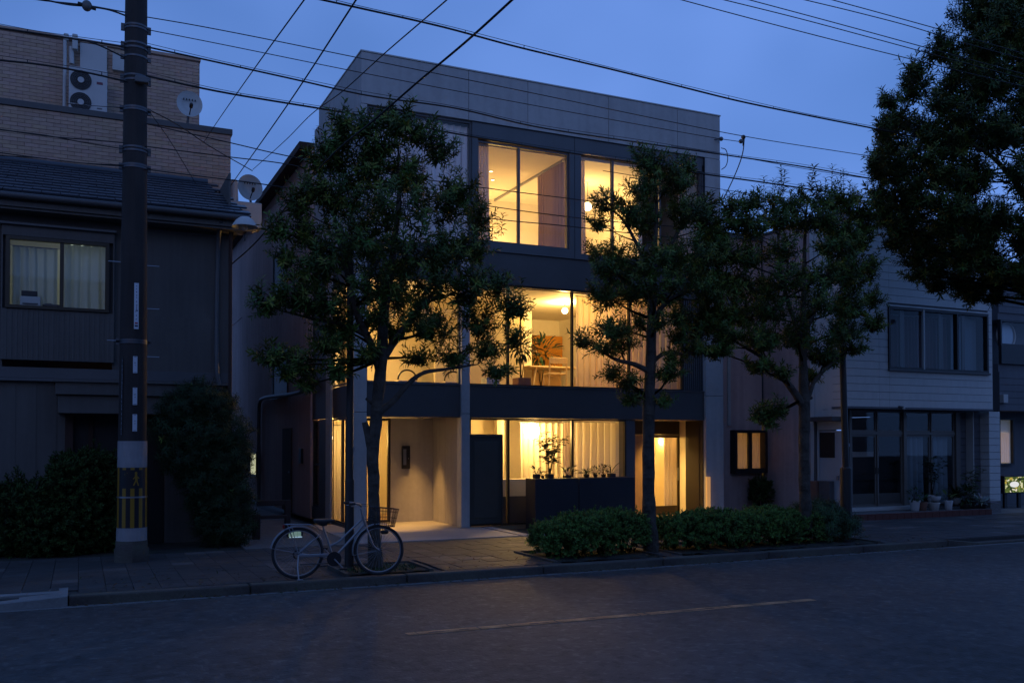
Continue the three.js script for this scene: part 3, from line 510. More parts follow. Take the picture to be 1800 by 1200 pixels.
// ---- street tree: trunk, limbs to every leafy clump, shoots through each clump
function tree(name, label, base, trunks, lobes, { density = 1, size = 1, mat = leafMat, tone = 1, group, spires = [], zdepth = 0.75, full = false, limbR = 0.05, minY = 0 } = {}) {
  const t = thing(name, label, 'tree', base, group), path = [];
  const woods = trunks.map(([pts, radii]) => { const c = new THREE.CatmullRomCurve3(pts.map(V), false, 'centripetal'); for (let i = 0; i <= 20; i++) path.push({ p: c.getPointAt(i / 20), r: radii[0] + (radii[radii.length - 1] - radii[0]) * i / 20, stub: pts.length < 4 }); return limb(pts, radii, 12, 0.22); });
  part('trunk', woods[0], M.bark, t);
  if (woods.length > 1) for (const w of woods.slice(1)) part('limb', w, M.bark, t);
  const cx = lobes.reduce((s, l) => s + l[0], 0) / lobes.length, cy = lobes.reduce((s, l) => s + l[1], 0) / lobes.length, sx = Math.max(...lobes.map((l) => Math.abs(l[0] - cx))), sy = Math.max(...lobes.map((l) => Math.abs(l[1] - cy)));
  const twigs = [], list = [];
  lobes = lobes.map(([a, b, c, d, f]) => [a, b, c, d * 0.82, f * 0.82]);
  lobes.forEach((l) => {
    const e = Math.min(1, Math.hypot((l[0] - cx) / sx, (l[1] - cy) / sy)), layers = full || e < 0.5 ? 2 : 1;
    for (let k = 0; k < layers; k++) {
      const dz = layers === 2 ? (k ? 1 : -1) * zdepth * (1 - e) + rr(-.15, .15) : rr(-.35, .35) * (1 - e * 0.5);
      const c = new THREE.Vector3(l[0] + (layers === 2 ? rr(-.06, .06) : 0), l[1], l[2] + dz), rz = Math.max(l[3], l[4]) * 0.95;
      let best = path[0], bd = 1e9; for (const q of path) { if (q.p.y < minY || q.stub) continue; const d = q.p.distanceTo(c) + Math.max(0, q.p.y - c.y + 0.25) * 2.5; if (d < bd) { bd = d; best = q; } }
      const mid = best.p.clone().lerp(c, 0.5); mid.y += -0.06 + 0.08 * rnd(); mid.x += rr(-.06, .06); mid.z += rr(-.06, .06);
      const R = Math.min(best.r * 0.5, limbR * (0.35 + 0.25 * Math.min(1, best.p.distanceTo(c)))); twigs.push(limb([best.p.toArray(), mid.toArray(), c.toArray()], [R, R * 0.6, 0.008], 6));
      const vol = l[3] * l[4] * rz, n = Math.round(density * (11 + 620 * Math.pow(vol, 0.72)) / (layers === 2 ? 1.6 : 1));
      for (let i = 0; i < n; i++) {
        const b = ball(); if (b.length() < 0.45 && rnd() < 0.6) b.setLength(rr(0.5, 1));
        const p = new THREE.Vector3(c.x + b.x * l[3], c.y + b.y * l[4], c.z + b.z * rz), d = b.clone().multiplyScalar(0.9).add(new THREE.Vector3(rr(-.4, .4), rr(0.2, 0.9), rr(-.4, .4)));
        const s = size * rr(0.7, 1.25); d.normalize(); p.addScaledVector(d, -0.16 * s); list.push({ p, d, s });
        if (i % 4 === 0) twigs.push(bar(c.clone().lerp(p, 0.15), p, 0.006, 0.003, 3));
      }
    }
  });
  part('branch', twigs, M.bark, t);
  foliage('crown', list, treeSprigs, mat, t, tone);
  if (spires.length) { const sl = []; for (const [x, y, z, , ry] of spires) { for (let i = 0; i < 3; i++) sl.push({ p: new THREE.Vector3(x + rr(-.05, .05), y - ry * (i === 0 ? 1 : rr(.8, 1.6)), z + rr(-.15, .15)), d: new THREE.Vector3(rr(-.2, .2), 1, rr(-.2, .2)), s: (i === 0 ? ry * 2 / 0.42 : rr(.8, 1.1)) * size }); } foliage('crown', sl, spireSprigs, mat, t, tone); }
  return t;
}
// ---- clipped shrub or hedge: stems and shoots over an uneven cushion
function shrub(name, label, cat, boxes, { sprigs = hedgeSprigs, mat = dullLeafMat, n = 900, tone = 1, stems = 14, size = 1, group, bare = 0.35 } = {}) {
  const [b0] = boxes, base = [(b0[0] + b0[1]) / 2, b0[2], (b0[4] + b0[5]) / 2], t = thing(name, label, cat, base, group), list = [], st = [];
  for (const [x0, x1, y0, y1, z0, z1] of boxes) {
    const c = new THREE.Vector3((x0 + x1) / 2, (y0 + y1) / 2, (z0 + z1) / 2), h = new THREE.Vector3((x1 - x0) / 2, (y1 - y0) / 2, (z1 - z0) / 2), N = Math.round(n * (x1 - x0) * Math.sqrt((y1 - y0) * (z1 - z0)));
    for (let i = 0; i < N; i++) {
      let b = new THREE.Vector3(rr(-1, 1), rr(-bare * 1.2, 1), rr(-1, 1)); const k = Math.pow(Math.abs(b.x) ** 2.6 + Math.abs(b.y) ** 2.6 + Math.abs(b.z) ** 2.6, 1 / 2.6); b.multiplyScalar((rnd() < 0.75 ? rr(0.86, 1) : rr(0.5, 0.9)) / Math.max(k, 0.3));
      const bump = (rnd() < 0.06 ? rr(1.08, 1.3) : 1) + 0.24 * perlin.noise(c.x + b.x * h.x * 4, b.y * 2 + 7, b.z * 2) + 0.1 * perlin.noise((c.x + b.x * h.x) * 11, b.y * 5, b.z * 5);
      const p = new THREE.Vector3(c.x + b.x * h.x * (0.94 + 0.06 * bump), c.y + b.y * h.y * bump, c.z + b.z * h.z * bump); if (p.y < y0 + 0.03) continue;
      list.push({ p, d: b.clone().multiplyScalar(0.8).add(new THREE.Vector3(rr(-.4, .4), rr(.2, .8), rr(-.4, .4))), s: size * rr(.75, 1.25) });
    }
    for (let i = 0; i < stems * (x1 - x0); i++) { const x = rr(x0 + .1, x1 - .1), z = c.z + rr(-.5, .5) * h.z; for (let k = 0; k < 3; k++) st.push(limb([[x, y0, z], [x + rr(-.05, .05), y0 + h.y * 0.5, z + rr(-.06, .06)], [x + rr(-.17, .17), c.y + rr(0, .6) * h.y, z + rr(-.5, .5) * h.z]], [0.011, 0.008, 0.004], 5)); }
  }
  part('stem', st, M.bark, t); foliage('leaves', list, sprigs, mat, t, tone); return t;
}
// ---- potted plants
function pot(kind, r, h) { // lathe profile
  return kind === 'bowl' ? [[0, 0], [r * .55, 0], [r * .9, h * .5], [r, h], [r * .92, h], [r * .85, h * .82], [0, h * .82]] : kind === 'square' ? null : [[0, 0], [r * .72, 0], [r * .95, h * .82], [r, h * .83], [r * 1.04, h], [r * .93, h], [r * .9, h * .86], [0, h * .86]];
}
function potted(label, at, { r = 0.09, h = 0.16, kind = 'taper', mat = M.potDark, plant = 'bush', size = 0.2, col = [0.03, 0.06, 0.02], group, cat = 'potted plant', n = 1 } = {}) {
  const t = thing('potted_plant', label, cat, at, group);
  if (kind === 'square') localPart('pot', rb(-r, r, 0, h, -r, r, 0.012, 1), mat, t); else localPart('pot', lathe(pot(kind, r, h), [0, 0, 0], 18), mat, t);
  localPart('soil', lathe([[0, h * .88], [r * .88, h * .87]], [0, 0, 0], 14), M.soil, t);
  const lv = [], st = [], y0 = h * .86;
  const addLeaf = (p, d, L, w, dr) => lv.push(paint(aim(leaf(L, w, dr), p, d, rr(-.5, .5)), col.map((c) => c * rr(.75, 1.3))));
  if (plant === 'grass') for (let i = 0; i < 26 * n; i++) { const a = rnd() * 6.28, e = rr(.6, 1.4); addLeaf(new THREE.Vector3(rr(-.4, .4) * r, y0, rr(-.4, .4) * r), new THREE.Vector3(Math.cos(a) * Math.cos(e), Math.sin(e), Math.sin(a) * Math.cos(e)), size * rr(.7, 1.2), size * 0.09, 0.8); }
  else if (plant === 'broad') for (let i = 0; i < 9 * n; i++) { const a = i * 2.4, e = rr(.4, 1.2), d = new THREE.Vector3(Math.cos(a) * Math.cos(e), Math.sin(e), Math.sin(a) * Math.cos(e)), p = d.clone().multiplyScalar(size * rr(.3, .6)); p.y += y0; st.push(bar([0, y0, 0], p, 0.005, 0.004, 4)); addLeaf(p, d, size * 0.6, size * 0.27, 0.5); }
  else if (plant === 'bush') for (let i = 0; i < 60 * n; i++) { const b = ball(), p = new THREE.Vector3(b.x * size * .6, y0 + size * (.55 + b.y * .5), b.z * size * .6); addLeaf(p, b.add(new THREE.Vector3(0, .4, 0)), size * .28, size * .12, .4); if (i % 4 === 0) st.push(bar([0, y0, 0], p, .004, .002, 3)); }
  else if (plant === 'tree') { // several slender stems with side twigs
    for (let k = 0; k < n; k++) {
      const a = k * 2.1 + rr(0, .6), top = new THREE.Vector3(Math.cos(a) * size * rr(.15, .42), y0 + size * rr(.7, 1), Math.sin(a) * size * rr(.1, .25)), c = new THREE.CatmullRomCurve3([new THREE.Vector3(rr(-.02, .02), y0, rr(-.02, .02)), new THREE.Vector3(top.x * .35, y0 + size * .45, top.z * .35), top]);
      st.push(limb(c.points.map((p) => p.toArray()), [0.009, 0.006, 0.002], 5));
      for (let i = 4; i < 13; i++) { const p = c.getPointAt(i / 13), b = rnd() * 6.28, L = size * rr(.1, .24), q = p.clone().add(new THREE.Vector3(Math.cos(b) * L, L * rr(.1, .6), Math.sin(b) * L)); st.push(bar(p, q, 0.003, 0.0015, 3)); for (let j = 0; j < 5; j++) { const w = p.clone().lerp(q, .3 + j * .17), e = rnd() * 6.28; addLeaf(w, new THREE.Vector3(Math.cos(e), rr(-.2, .7), Math.sin(e)), size * .11, size * .05, .3); } }
    }
  } else if (plant === 'canopy') { // thin forked trunk with clumps of leaves
    for (let k = 0; k < 2; k++) st.push(limb([[0, y0, 0], [(k ? 1 : -1) * size * .07, y0 + size * .45, 0], [(k ? 1 : -1) * size * .14, y0 + size * .85, 0]], [.012, .009, .004], 5));
    for (let i = 0; i < 130; i++) { const b = ball(), p = new THREE.Vector3(b.x * size * .38, y0 + size * (.72 + b.y * .3), b.z * size * .25); addLeaf(p, b.add(new THREE.Vector3(0, .2, 0)), size * .15, size * .055, .4); if (i % 3 === 0) st.push(bar([(p.x > 0 ? 1 : -1) * size * .1, y0 + size * .65, 0], p, .004, .002, 3)); }
  }
  if (st.length) localPart('stem', st, M.bark, t);
  localPart('leaves', lv, leafMat, t); return t;
}
// ---------------------------------------------------------------- furniture and plants inside, planter wall outside
{ // table, chairs on the middle floor
  const p = [10.125, 3.623, -19.600], y = 2.97;
  const t = thing('table', 'pale wooden table behind the middle floor glass', 'table', [p[0], y, p[2]]), H = p[1] - y;
  localPart('tabletop', rb(-0.72, 0.62, H - 0.035, H, -0.4, 0.4, 0.01), M.paleWood, t);
  for (const [a, b] of [[-0.6, 0.3], [0.5, 0.3], [-0.6, -0.3], [0.5, -0.3]]) localPart('leg', bar([a * 0.85, H - 0.035, b], [a, 0, b], 0.025, 0.018), M.paleWood, t);
  const mk = (label, at, turn) => { const c = thing('chair', label, 'chair', at); c.rotation.y = turn; localPart('seat', rb(-.22, .22, .42, .45, -.2, .2, .01), M.paleWood, c); for (const [a, b] of [[-.2, .18], [.2, .18]]) localPart('leg', bar([a, .42, b], [a * 1.1, 0, b * 1.1], .016), M.paleWood, c); for (const a of [-.2, .2]) localPart('leg', bar([a, .8, -.24], [a * 1.05, 0, -.18], .016), M.paleWood, c); localPart('backrest', rb(-.22, .22, .66, .8, -.255, -.23, .008), M.paleWood, c); return c; };
  mk('pale wooden chair nearest the glass on the middle floor', [p[0] - .25, y, p[2] + .75], 3.0);
  mk('pale wooden chair at the right end of the middle floor table', [p[0] + .75, y, p[2] + .3], -2.0);
  mk('wooden chair at the left end of the middle floor table', [p[0] - .9, y, p[2] - .1], 1.3);
}
potted('blue-green plant standing behind the middle floor table before the orange cupboard', [(10.555), 2.97, -20.9], { r: .14, h: .3, plant: 'canopy', size: 1.25, col: [.05, .09, .07], mat: M.potWhite });
potted('leafy indoor tree in a pot just inside the middle floor glass', [(8.504), 2.97, -17.75], { r: .15, h: .24, plant: 'canopy', size: 1.0, col: [.03, .045, .02], kind: 'square', mat: M.clay });
potted('small plant in a wide pale box inside the middle floor glass', [(7.756), 2.97, -17.7], { r: .15, h: .22, plant: 'tree', n: 2, size: .5, kind: 'square', mat: M.potWhite });
{ // wicker chairs in the corner room
  for (const [px, l] of [[716, 'left'], [797, 'right']]) {
    const x = l === 'left' ? (6.009) : (7.009), c = thing('armchair', l === 'left' ? 'round-backed chair below the branch in the corner room' : 'round-backed chair beside the middle column in the corner room', 'chair', [x, 2.97, -17.9]);
    localPart('backrest', new THREE.TorusGeometry(.2, .018, 8, 20, Math.PI).translate(0, .14, 0), M.bronze, c); localPart('seat', rb(-.2, .2, .08, .13, -.3, .05, .02), M.beige, c);
  }
}
{ // low cabinet inside the shop glass and the dark planter wall in front
  const cb = thing('cabinet', 'low cabinet with pale upper panel inside the shop glass', 'cabinet', [8.1, .15, -17.6]);
  const yt = (1.078), ym = (0.722);
  part('upper_panel', rb((7.875), 8.75, ym + .004, yt, -17.9, -17.5, .006), M.beige, cb); part('lower_panel', rb((7.875), 8.75, .16, ym, -17.9, -17.5, .006), M.darkMetal, cb);
  const pw = thing('planter_wall', 'dark navy planter wall in front of the shop window with pots on top', 'planter', [9.2, .14, -16.8]);
  const x0 = (8.279), x1 = (9.280), x2 = (10.636), y = (1.114);
  const navy = std({ map: mottled(256, 2, [0.02, 0.022, 0.03], 0.2, 72), roughness: 0.55 });
  part('panel', rb(x0, x1 - .008, .09, y, -17.1, -16.65, .008), navy, pw); part('panel', rb(x1 + .008, x2, .09, y, -17.1, -16.65, .008), navy, pw);
  const P = (label, x, o) => potted(label, [x, y, -16.88], o), g = 'pots on the planter wall';
  P('small round-leaved pot at the left end of the planter wall', (8.419), { r: .06, h: .09, plant: 'broad', size: .2, kind: 'square' });
  P('tiny dark pot squeezed beside the tall plant on the planter wall', (8.562), { r: .04, h: .05, plant: 'grass', size: .22, n: .4 });
  P('tall many-stemmed plant on the planter wall before the round lamp', (8.718), { r: .07, h: .09, plant: 'tree', n: 8, size: .9, kind: 'square', col: [.04, .055, .02] });
  P('low pot with one pale broad leaf left of the shop mullion', (9.127), { r: .07, h: .06, plant: 'broad', size: .3, n: .7, kind: 'square', col: [.1, .1, .03] });
  P('spiky grassy pot right of the shop mullion', (9.584), { r: .065, h: .07, plant: 'grass', size: .26 });
  P('bushy little pot in the middle of the right planter panel', (9.803), { r: .05, h: .06, plant: 'bush', size: .17 });
  P('rounded bushy pot beside the trailing one on the planter wall', (9.996), { r: .055, h: .06, plant: 'bush', size: .22, col: [.06, .07, .03] });
  P('pot with one long stray shoot at the right end of the planter wall', (10.190), { r: .07, h: .08, plant: 'grass', size: .3, n: .4, kind: 'square' });
  const sg = thing('added_glow_panel', 'added short upright panel glowing amber in place of reflected light beside the right entrance column', 'added panel', [(12.865), .138, -17.1]);
  const h = (1.068); part('emissive_panel', rb((12.828), (12.922), .138, h, -17.16, -17.1, .004), new THREE.MeshStandardMaterial({ color: C(.5, .35, .2), emissive: C(.42, .19, .045), emissiveIntensity: 1, roughness: .4 }), sg); part('base_plate', rb((12.789), (12.946), .137, .15, -17.18, -17.08, .003), M.steel, sg);  // added panel; its amber emission stands in for light reflected beside the column
}
// ---------------------------------------------------------------- old dark house on the left
const HZ = -16.9;
// ribbed metal sheet: standing ribs along y
function ribbed(x0, x1, y0, y1, z, pitch = 0.075, proud = 0.012) {
  const gs = [bx(x0, x1, y0, y1, z - 0.03, z)]; for (let x = x0 + pitch / 2; x < x1 - 0.01; x += pitch) gs.push(bx(x, x + pitch * 0.35, y0, y1, z + 0.0005, z + proud)); return gs;
}
{
  const XR0 = (2.391), XW = -9;
  const h = thing('dark_house', 'old two-storey house clad in dark ribbed metal with a tiled roof on the left', 'house', [-2, 0.12, HZ]);
  const wx0 = (-1.039), wx1 = (0.361), wt = (5.108), wb = (4.050), y1 = (3.061), ye = (5.721);
  // upper storey: ribbed sheets round the window, slightly proud of the lower storey
  const bayL = wx0 - 0.1, bayR = wx1 + 0.12, by0 = (3.174), by1 = (5.331);
  part('upper_wall', [...ribbed(XW, bayL, y1, ye, HZ, .09, .01), ...ribbed(bayR, XR0, y1, ye, HZ, .05, .006), bx(bayL, bayR, by1, ye, HZ - .03, HZ), bx(bayL, wx0 - .055, by0, by1, HZ - .03, HZ), bx(wx1 + .055, bayR, by0, by1, HZ - .03, HZ), bx(wx0 - .055, wx1 + .055, wt + .045, by1, HZ - .03, HZ), bx(wx0 - .055, wx1 + .055, by0, wb - .045, HZ - .03, HZ)], M.houseMetal, h);
  part('bay_panel', ribbed(bayL, bayR, by0, wb - 0.06, HZ + 0.1, .075, .012), M.houseMetal, h);
  part('bay_side', [bx(bayL - .02, bayL, by0, by1, HZ, HZ + .1), bx(bayR, bayR + .02, by0, by1, HZ, HZ + .1), bx(bayL, bayR, wt + .06, by1, HZ + .04, HZ + .1), bx(bayL, bayR, by0, by0 + .02, HZ, HZ + .07)], M.houseMetal, h);
  part('bay_hood', [rb(bayL - .05, bayR + .05, by1, by1 + .045, HZ + .001, HZ + .17, .01)], M.greyMetal, h);
  const f = part('window', [bx(wx0 - .06, wx1 + .06, wt, wt + .05, HZ, HZ + .12), bx(wx0 - .06, wx1 + .06, wb - .05, wb, HZ, HZ + .14), bx(wx0 - .06, wx0, wb, wt, HZ, HZ + .12), bx(wx1, wx1 + .06, wb, wt, HZ, HZ + .12), bx((wx0 + wx1) / 2 + .02, (wx0 + wx1) / 2 + .08, wb, wt, HZ + .02, HZ + .09)], M.bronze, h);
  part('pane', sheetZ(wx0, (wx0 + wx1) / 2 + .02, wb, wt, HZ + .05), M.pane, f); part('pane', sheetZ((wx0 + wx1) / 2 + .08, wx1, wb, wt, HZ + .06), M.pane, f);
  part('wall_trim', [bx(bayR + .02, XR0, (5.454), (5.454) + .02, HZ + .007, HZ + .03), bx(XW, XR0 + .01, y1 - .17, y1, HZ - .02, HZ + .03), bx(XW, XR0 + .01, y1 - .22, y1 - .175, HZ - .03, HZ + .05)], M.greyMetal, h);
  // room behind the window
  part('room', [bx(wx0 - .6, wx1 + .6, wb - .5, wb - .4, -19, HZ - .04), bx(wx0 - .6, wx1 + .6, wt + .3, wt + .4, -19, HZ - .04), bx(wx0 - .7, wx0 - .6, wb - .5, wt + .4, -19, HZ - .04), bx(wx1 + .6, wx1 + .7, wb - .5, wt + .4, -19, HZ - .04), bx(wx0 - .7, wx1 + .7, wb - .5, wt + .4, -19.1, -19)], M.white, h);
  // lower storey
  const dl = (-0.199), dr = (1.328), dt = (2.311);
  part('lower_wall', [...ribbed(XW, dl, .12, y1 - .222, HZ - .06, .3, .008), ...ribbed(dr, XR0, .12, y1 - .222, HZ - .06, .05, .006), bx(dl, dr, dt, y1 - .222, HZ - .09, HZ - .06)], M.houseMetal, h);
  part('porch_canopy', [rb((-0.357), 2.2, (2.608), (2.810), HZ - .05, -16.35, .01), rb((-0.322), 2.1, dt, (2.608) - .003, HZ - .05, -16.42, .01), bx((-0.357) - .04, 2.24, (2.810), (2.810) + .03, HZ - .05, -16.3)], M.houseMetal, h);
  part('door_post', [bx(dl - .02, dl + .1, .12, dt, HZ - .05, HZ + .02), bx((0.133), (0.133) + .07, .12, dt, HZ - .15, HZ - .08)], M.rust, h);
  part('sliding_door', [bx(dl + .1, dr, .12, dt, HZ - .2, HZ - .17)], M.black, h);
  part('side_wall', [bx(XR0 - .03, XR0, .12, ye + .9, -19.2, HZ - .031)], M.houseMetal, h);
  // roof: slope with rows of flat tiles, fascia and gutter
  const ez = HZ + .5, ey = ye + .04, rz = -18.75, ry = ey + (ez - rz) * .46, ex = XR0 + .28, gx = XR0 - .18;
  const slope = Math.atan2(ry - ey, ez - rz), n = 11, Ls = Math.hypot(ry - ey, ez - rz), tiles = [], tw = .27;
  for (let i = 0; i < n; i++) for (let x = -7.2 + (i % 2) * tw / 2; x < ex - (ex - gx) * i / n; x += tw) {
    const g = new THREE.BoxGeometry(tw - .01, .03, Ls / n * 1.2).toNonIndexed(); worldUV(g); { const uv = g.attributes.uv; for (let q = 0; q < uv.count; q++) uv.setXY(q, uv.getX(q) + x, uv.getY(q) + i * .3); }
    g.rotateX(-.09 + rr(-.01, .01)); g.rotateX(slope); const k = (i + .5) / n; g.translate(x, ey + (ry - ey) * k + .03 + rr(-.003, .003), ez + (rz - ez) * k); tiles.push(g);
  }
  part('roof_deck', [(() => { const g = new THREE.BufferGeometry(); const a = [-9, ey, ez], b = [ex, ey, ez], c = [gx, ry, rz], d = [-9, ry, rz]; g.setAttribute('position', new THREE.Float32BufferAttribute([...a, ...b, ...c, ...a, ...c, ...d, ...b, ex, ey, rz - 1.5, ...c], 3)); g.computeVertexNormals(); g.setAttribute('uv', new THREE.BufferAttribute(new Float32Array(18), 2)); return g; })()], M.roofTile, h);
  part('roof_tile', tiles, M.roofTile, h).userData.kind = 'stuff';
  part('ridge_cap', tube([[-9, ry + .05, rz], [gx, ry + .05, rz]], .07, 2, 8), M.roofTile, h);
  part('fascia', [bx(-9, ex - .06, ey - .2, ey - .06, ez - .1, ez - .06), bx(-9, ex - .1, ey - .24, ey - .205, HZ - .03, ez - .1)], M.houseMetal, h);
  part('gutter', tube([[-9, ey - .05, ez + .03], [ex - .04, ey - .05, ez + .03]], .055, 2, 8), M.darkMetal, h);
  part('downpipe', tube([[(2.167), ey - .1, ez - .02], [(2.167), ey - .35, HZ + .12], [(2.167), 3, HZ + .09], [(2.188), y1 - .15, HZ + .09], [(2.248), y1 - .45, HZ + .12]], .04, 30, 8), M.greyMetal, h);
  const xm = (wx0 + wx1) / 2;
  curtain('left pale green curtain in the lit upstairs window of the dark house', [wx0 + .02, HZ - .16], [xm - .02, HZ - .16], wb - .1, (5.033), { amp: .03, fold: .14, mat: M.greenCurtain, seed: 31 });
  curtain('right bluish white curtain in the lit upstairs window of the dark house', [xm + .08, HZ - .14], [wx1 + .1, HZ - .14], wb - .1, (5.139), { amp: .035, fold: .16, mat: M.greenCurtain, seed: 33 });
  const l = thing('ceiling_lamp', 'round ceiling lamp of the upstairs room behind the green curtains', 'lamp', [xm + .3, wt + .22, -17.9]); localPart('shade', new THREE.CylinderGeometry(.2, .2, .1, 24), lampGlow([.85, 1, .75], .4), l);
  const pl = new THREE.PointLight(C(.82, 1, .86), .4, 0, 2); pl.castShadow = true; pl.shadow.radius = 6; l.add(pl);
  // printer on the sill
  const p = thing('printer', 'grey box printer with a dark top on the sill of the lit window', 'printer', [(-0.755), wb, HZ - .05]);
  localPart('body', rb(-.14, .16, 0, .16, -.05, .09, .012), M.oldPaint, p); localPart('lid', rb(-.12, .11, .163, .25, -.05, .08, .012), M.black, p); localPart('tray', rb(-.1, .12, .03, .05, .09, .11, .004), M.greyMetal, p);
  const bk = thing('folded_cloth', 'low dark bundle on the window sill beside the printer', 'bundle', [(-0.455), wb, HZ - .05]);
  localPart('bundle', [sph(.1, [0, 0, 0], 12, 8).scale(1, .35, .5).translate(-.02, .035, .03), sph(.08, [0, 0, 0], 12, 8).scale(1, .4, .5).translate(.08, .03, .04)], M.darkMetal, bk);
}
// ---------------------------------------------------------------- tan tiled building behind
{
  const z1 = -19.4, x1 = (2.734), yT = (8.175), z2 = -20.9, x2 = (2.285), yT2 = (10.131);
  const t = thing('tan_building', 'tan tile-clad building in two steps rising behind the dark house', 'building', [-4, .12, -21]);
  part('wall', [bx(-14, x1 - .02, .12, yT, -32, z1 - .02), bx(-14, x2 - .02, yT, yT2, -32, z2 - .02)], M.mortar, t);
  const tileRow = (x0, xE, ya, yb, z, name) => {
    const g0 = new RoundedBoxGeometry(.235, .067, .022, 1, .003); const list = []; let r = 0;
    for (let y = ya + .036; y < yb - .03; y += .072, r++) for (let x = x0 + (r % 2) * .12; x < xE - .02; x += .24) { const w = Math.min(.24, xE - x); list.push([x + w / 2, y, w / .24]); }
    const im = new THREE.InstancedMesh(worldUV(g0), M.tanTile, list.length), m = new THREE.Matrix4(), c = new THREE.Color();
    list.forEach(([x, y, k], i) => { m.makeTranslation(x + 4, y - .12, z + rr(-.003, .003) + 21); m.scale(new THREE.Vector3(k, 1, 1)); im.setMatrixAt(i, m); const v = rr(.9, 1.1); c.setRGB(v, v * rr(.96, 1.03), v * rr(.92, 1.05)); im.setColorAt(i, c); });
    im.name = name; im.userData.kind = 'stuff'; im.castShadow = im.receiveShadow = true; t.add(im);
  };
  tileRow(-6.5, x1, 5.2, yT - .1, z1 - .01, 'wall_tile'); tileRow(-6.5, x2, yT, yT2 - .06, z2 - .01, 'wall_tile');
  part('parapet_cap', [rb(-14, x1 + .03, yT - .09, yT + .03, z1 - .2, z1 + .03, .01), rb(x1 - .2, x1 + .03, yT - .09, yT + .03, -32, z1 - .204, .01)], M.darkMetal, t);
  part('parapet_cap', [rb(-14, x2 + .02, yT2 - .05, yT2 + .02, z2 - .2, z2 + .02, .01)], M.tanTile, t);
  const side = []; for (let y = 5.2; y < yT - .12; y += .092) side.push(bx(x1 - .02, x1, y, y + .084, -30, z1 - .02)); part('side_cladding', side, M.tanTile, t);
  part('roof_panel', [bx((-0.061), (0.441), (9.464), (10.031), -20.9, -20.8)], M.acWhite, t);
  part('wall_box', [bx((0.549), (0.910), (9.582), (9.929), -20.9, -20.8)], M.oldPaint, t);
  part('pipe', [bar([(-0.341), yT, -20.7], [(-0.341), (9.989), -20.7], .035), bar([(-0.218), (9.542), -20.75], [(-0.229), (9.890), -20.75], .05)], M.acWhite, t);
  part('pipe_cover', [rb((-0.366), (-0.273), (9.978), (10.117), -20.8, -20.65, .02), rb((-0.211), (-0.106), (9.820), (10.135), -20.8, -20.65, .02)], M.oldPaint, t);
  // two-fan air conditioner
  const ax0 = (-0.259), ax1 = (0.444), ay0 = yT - .25, ay1 = (9.340), w = ax1 - ax0, ac = thing('air_conditioner', 'pale outdoor air conditioner with two stacked fans on the tan building', 'air conditioner', [ax0, ay0, -20.3]), H = ay1 - ay0;
  localPart('casing', [rb(0, w, 0, H, -.35, 0, .02, 2), bx(w * .64, w * .645, .02, H - .02, 0, .004), bx(.02, w * .62, H * .46, H * .475, 0, .004)], M.acWhite, ac);
  const fx = w * .31, fr = (0.005) - ax0 > .4 ? w * .275 : w * .275;
  for (const fy of [H - .265, H - .265 - ((9.072) - (8.627))]) {
    const f = localPart('fan', [new THREE.CircleGeometry(fr, 32).translate(fx, fy, .003)], M.black, ac);
    const ring = []; for (let k = 1; k <= 6; k++) ring.push(new THREE.TorusGeometry(fr * k / 6, .004, 5, 32).translate(fx, fy, .016)); for (let k = 0; k < 12; k++) ring.push(bar([fx, fy, .018], [fx + Math.cos(k * .5236) * fr, fy + Math.sin(k * .5236) * fr, .018], .003, .003, 4));
    localPart('grille', ring, M.darkMetal, f); localPart('hub', new THREE.CylinderGeometry(fr * .3, fr * .32, .03, 20).rotateX(Math.PI / 2).translate(fx, fy, .02), M.acWhite, f);
  }
  localPart('badge', bx(w * .72, w * .88, H - .3, H - .25, .001, .005), std({ color: C(.15, .03, .05), roughness: .5 }), ac); localPart('badge', bx(w * .73, w * .87, H - .8, H - .775, .001, .005), M.greyMetal, ac);
  localPart('valve_cover', rb(w + .002, w + .07, .05, H * .4, -.3, -.05, .02), M.acWhite, ac);
}
// ---------------------------------------------------------------- dishes and lamp by the alley
function dish(label, at, R, yaw, tilt, foot) {
  const t = thing('satellite_dish', label, 'satellite dish', at), prof = []; for (let i = 0; i <= 10; i++) { const r = R * i / 10; prof.push(new THREE.Vector2(r, .22 * r * r / R)); }
  const q = new THREE.Group(); const g = new THREE.LatheGeometry(prof, 36); g.scale(1, 1, 1.08); g.rotateX(Math.PI / 2 - tilt); g.rotateY(yaw);
  localPart('reflector', g, M.oldPaint, t);
  const f = new THREE.Vector3(0, -Math.sin(0.1), 1).applyAxisAngle(new THREE.Vector3(1, 0, 0), -tilt + .35).applyAxisAngle(Yup, yaw).multiplyScalar(R * 1.1), low = new THREE.Vector3(0, -R * .95, .05 * R).applyAxisAngle(Yup, yaw);
  localPart('feed_arm', bar(low, f, .012, .012, 6), M.black, t); localPart('receiver', new THREE.CapsuleGeometry(.035, .06, 4, 10).rotateX(1).translate(f.x, f.y, f.z), M.black, t);
  localPart('mount', [bar([0, -.02, -.03], foot, .025, .025, 8)], M.greyMetal, t);
  const mk = []; for (let i = 0; i < 5; i++) { const m = bx(-.012, .012, -.02, .02, -.002, .002); m.rotateZ(rr(-.3, .3)); m.translate((i - 2) * .055, R * .36, .022 + .05 * R); m.rotateX(-tilt + .08); m.rotateY(yaw); mk.push(m); } localPart('lettering', mk, M.black, t); return t;
}
dish('round white dish on the parapet of the tan building', [1.945, 8.656, -19.600], .25, .05, .08, [-.02, -.36, -.06]);
dish('greyish dish above the alley beside the dark house roof', [3.284, 7.339, -20.500], .27, .12, .12, [.1, -.55, -.2]);
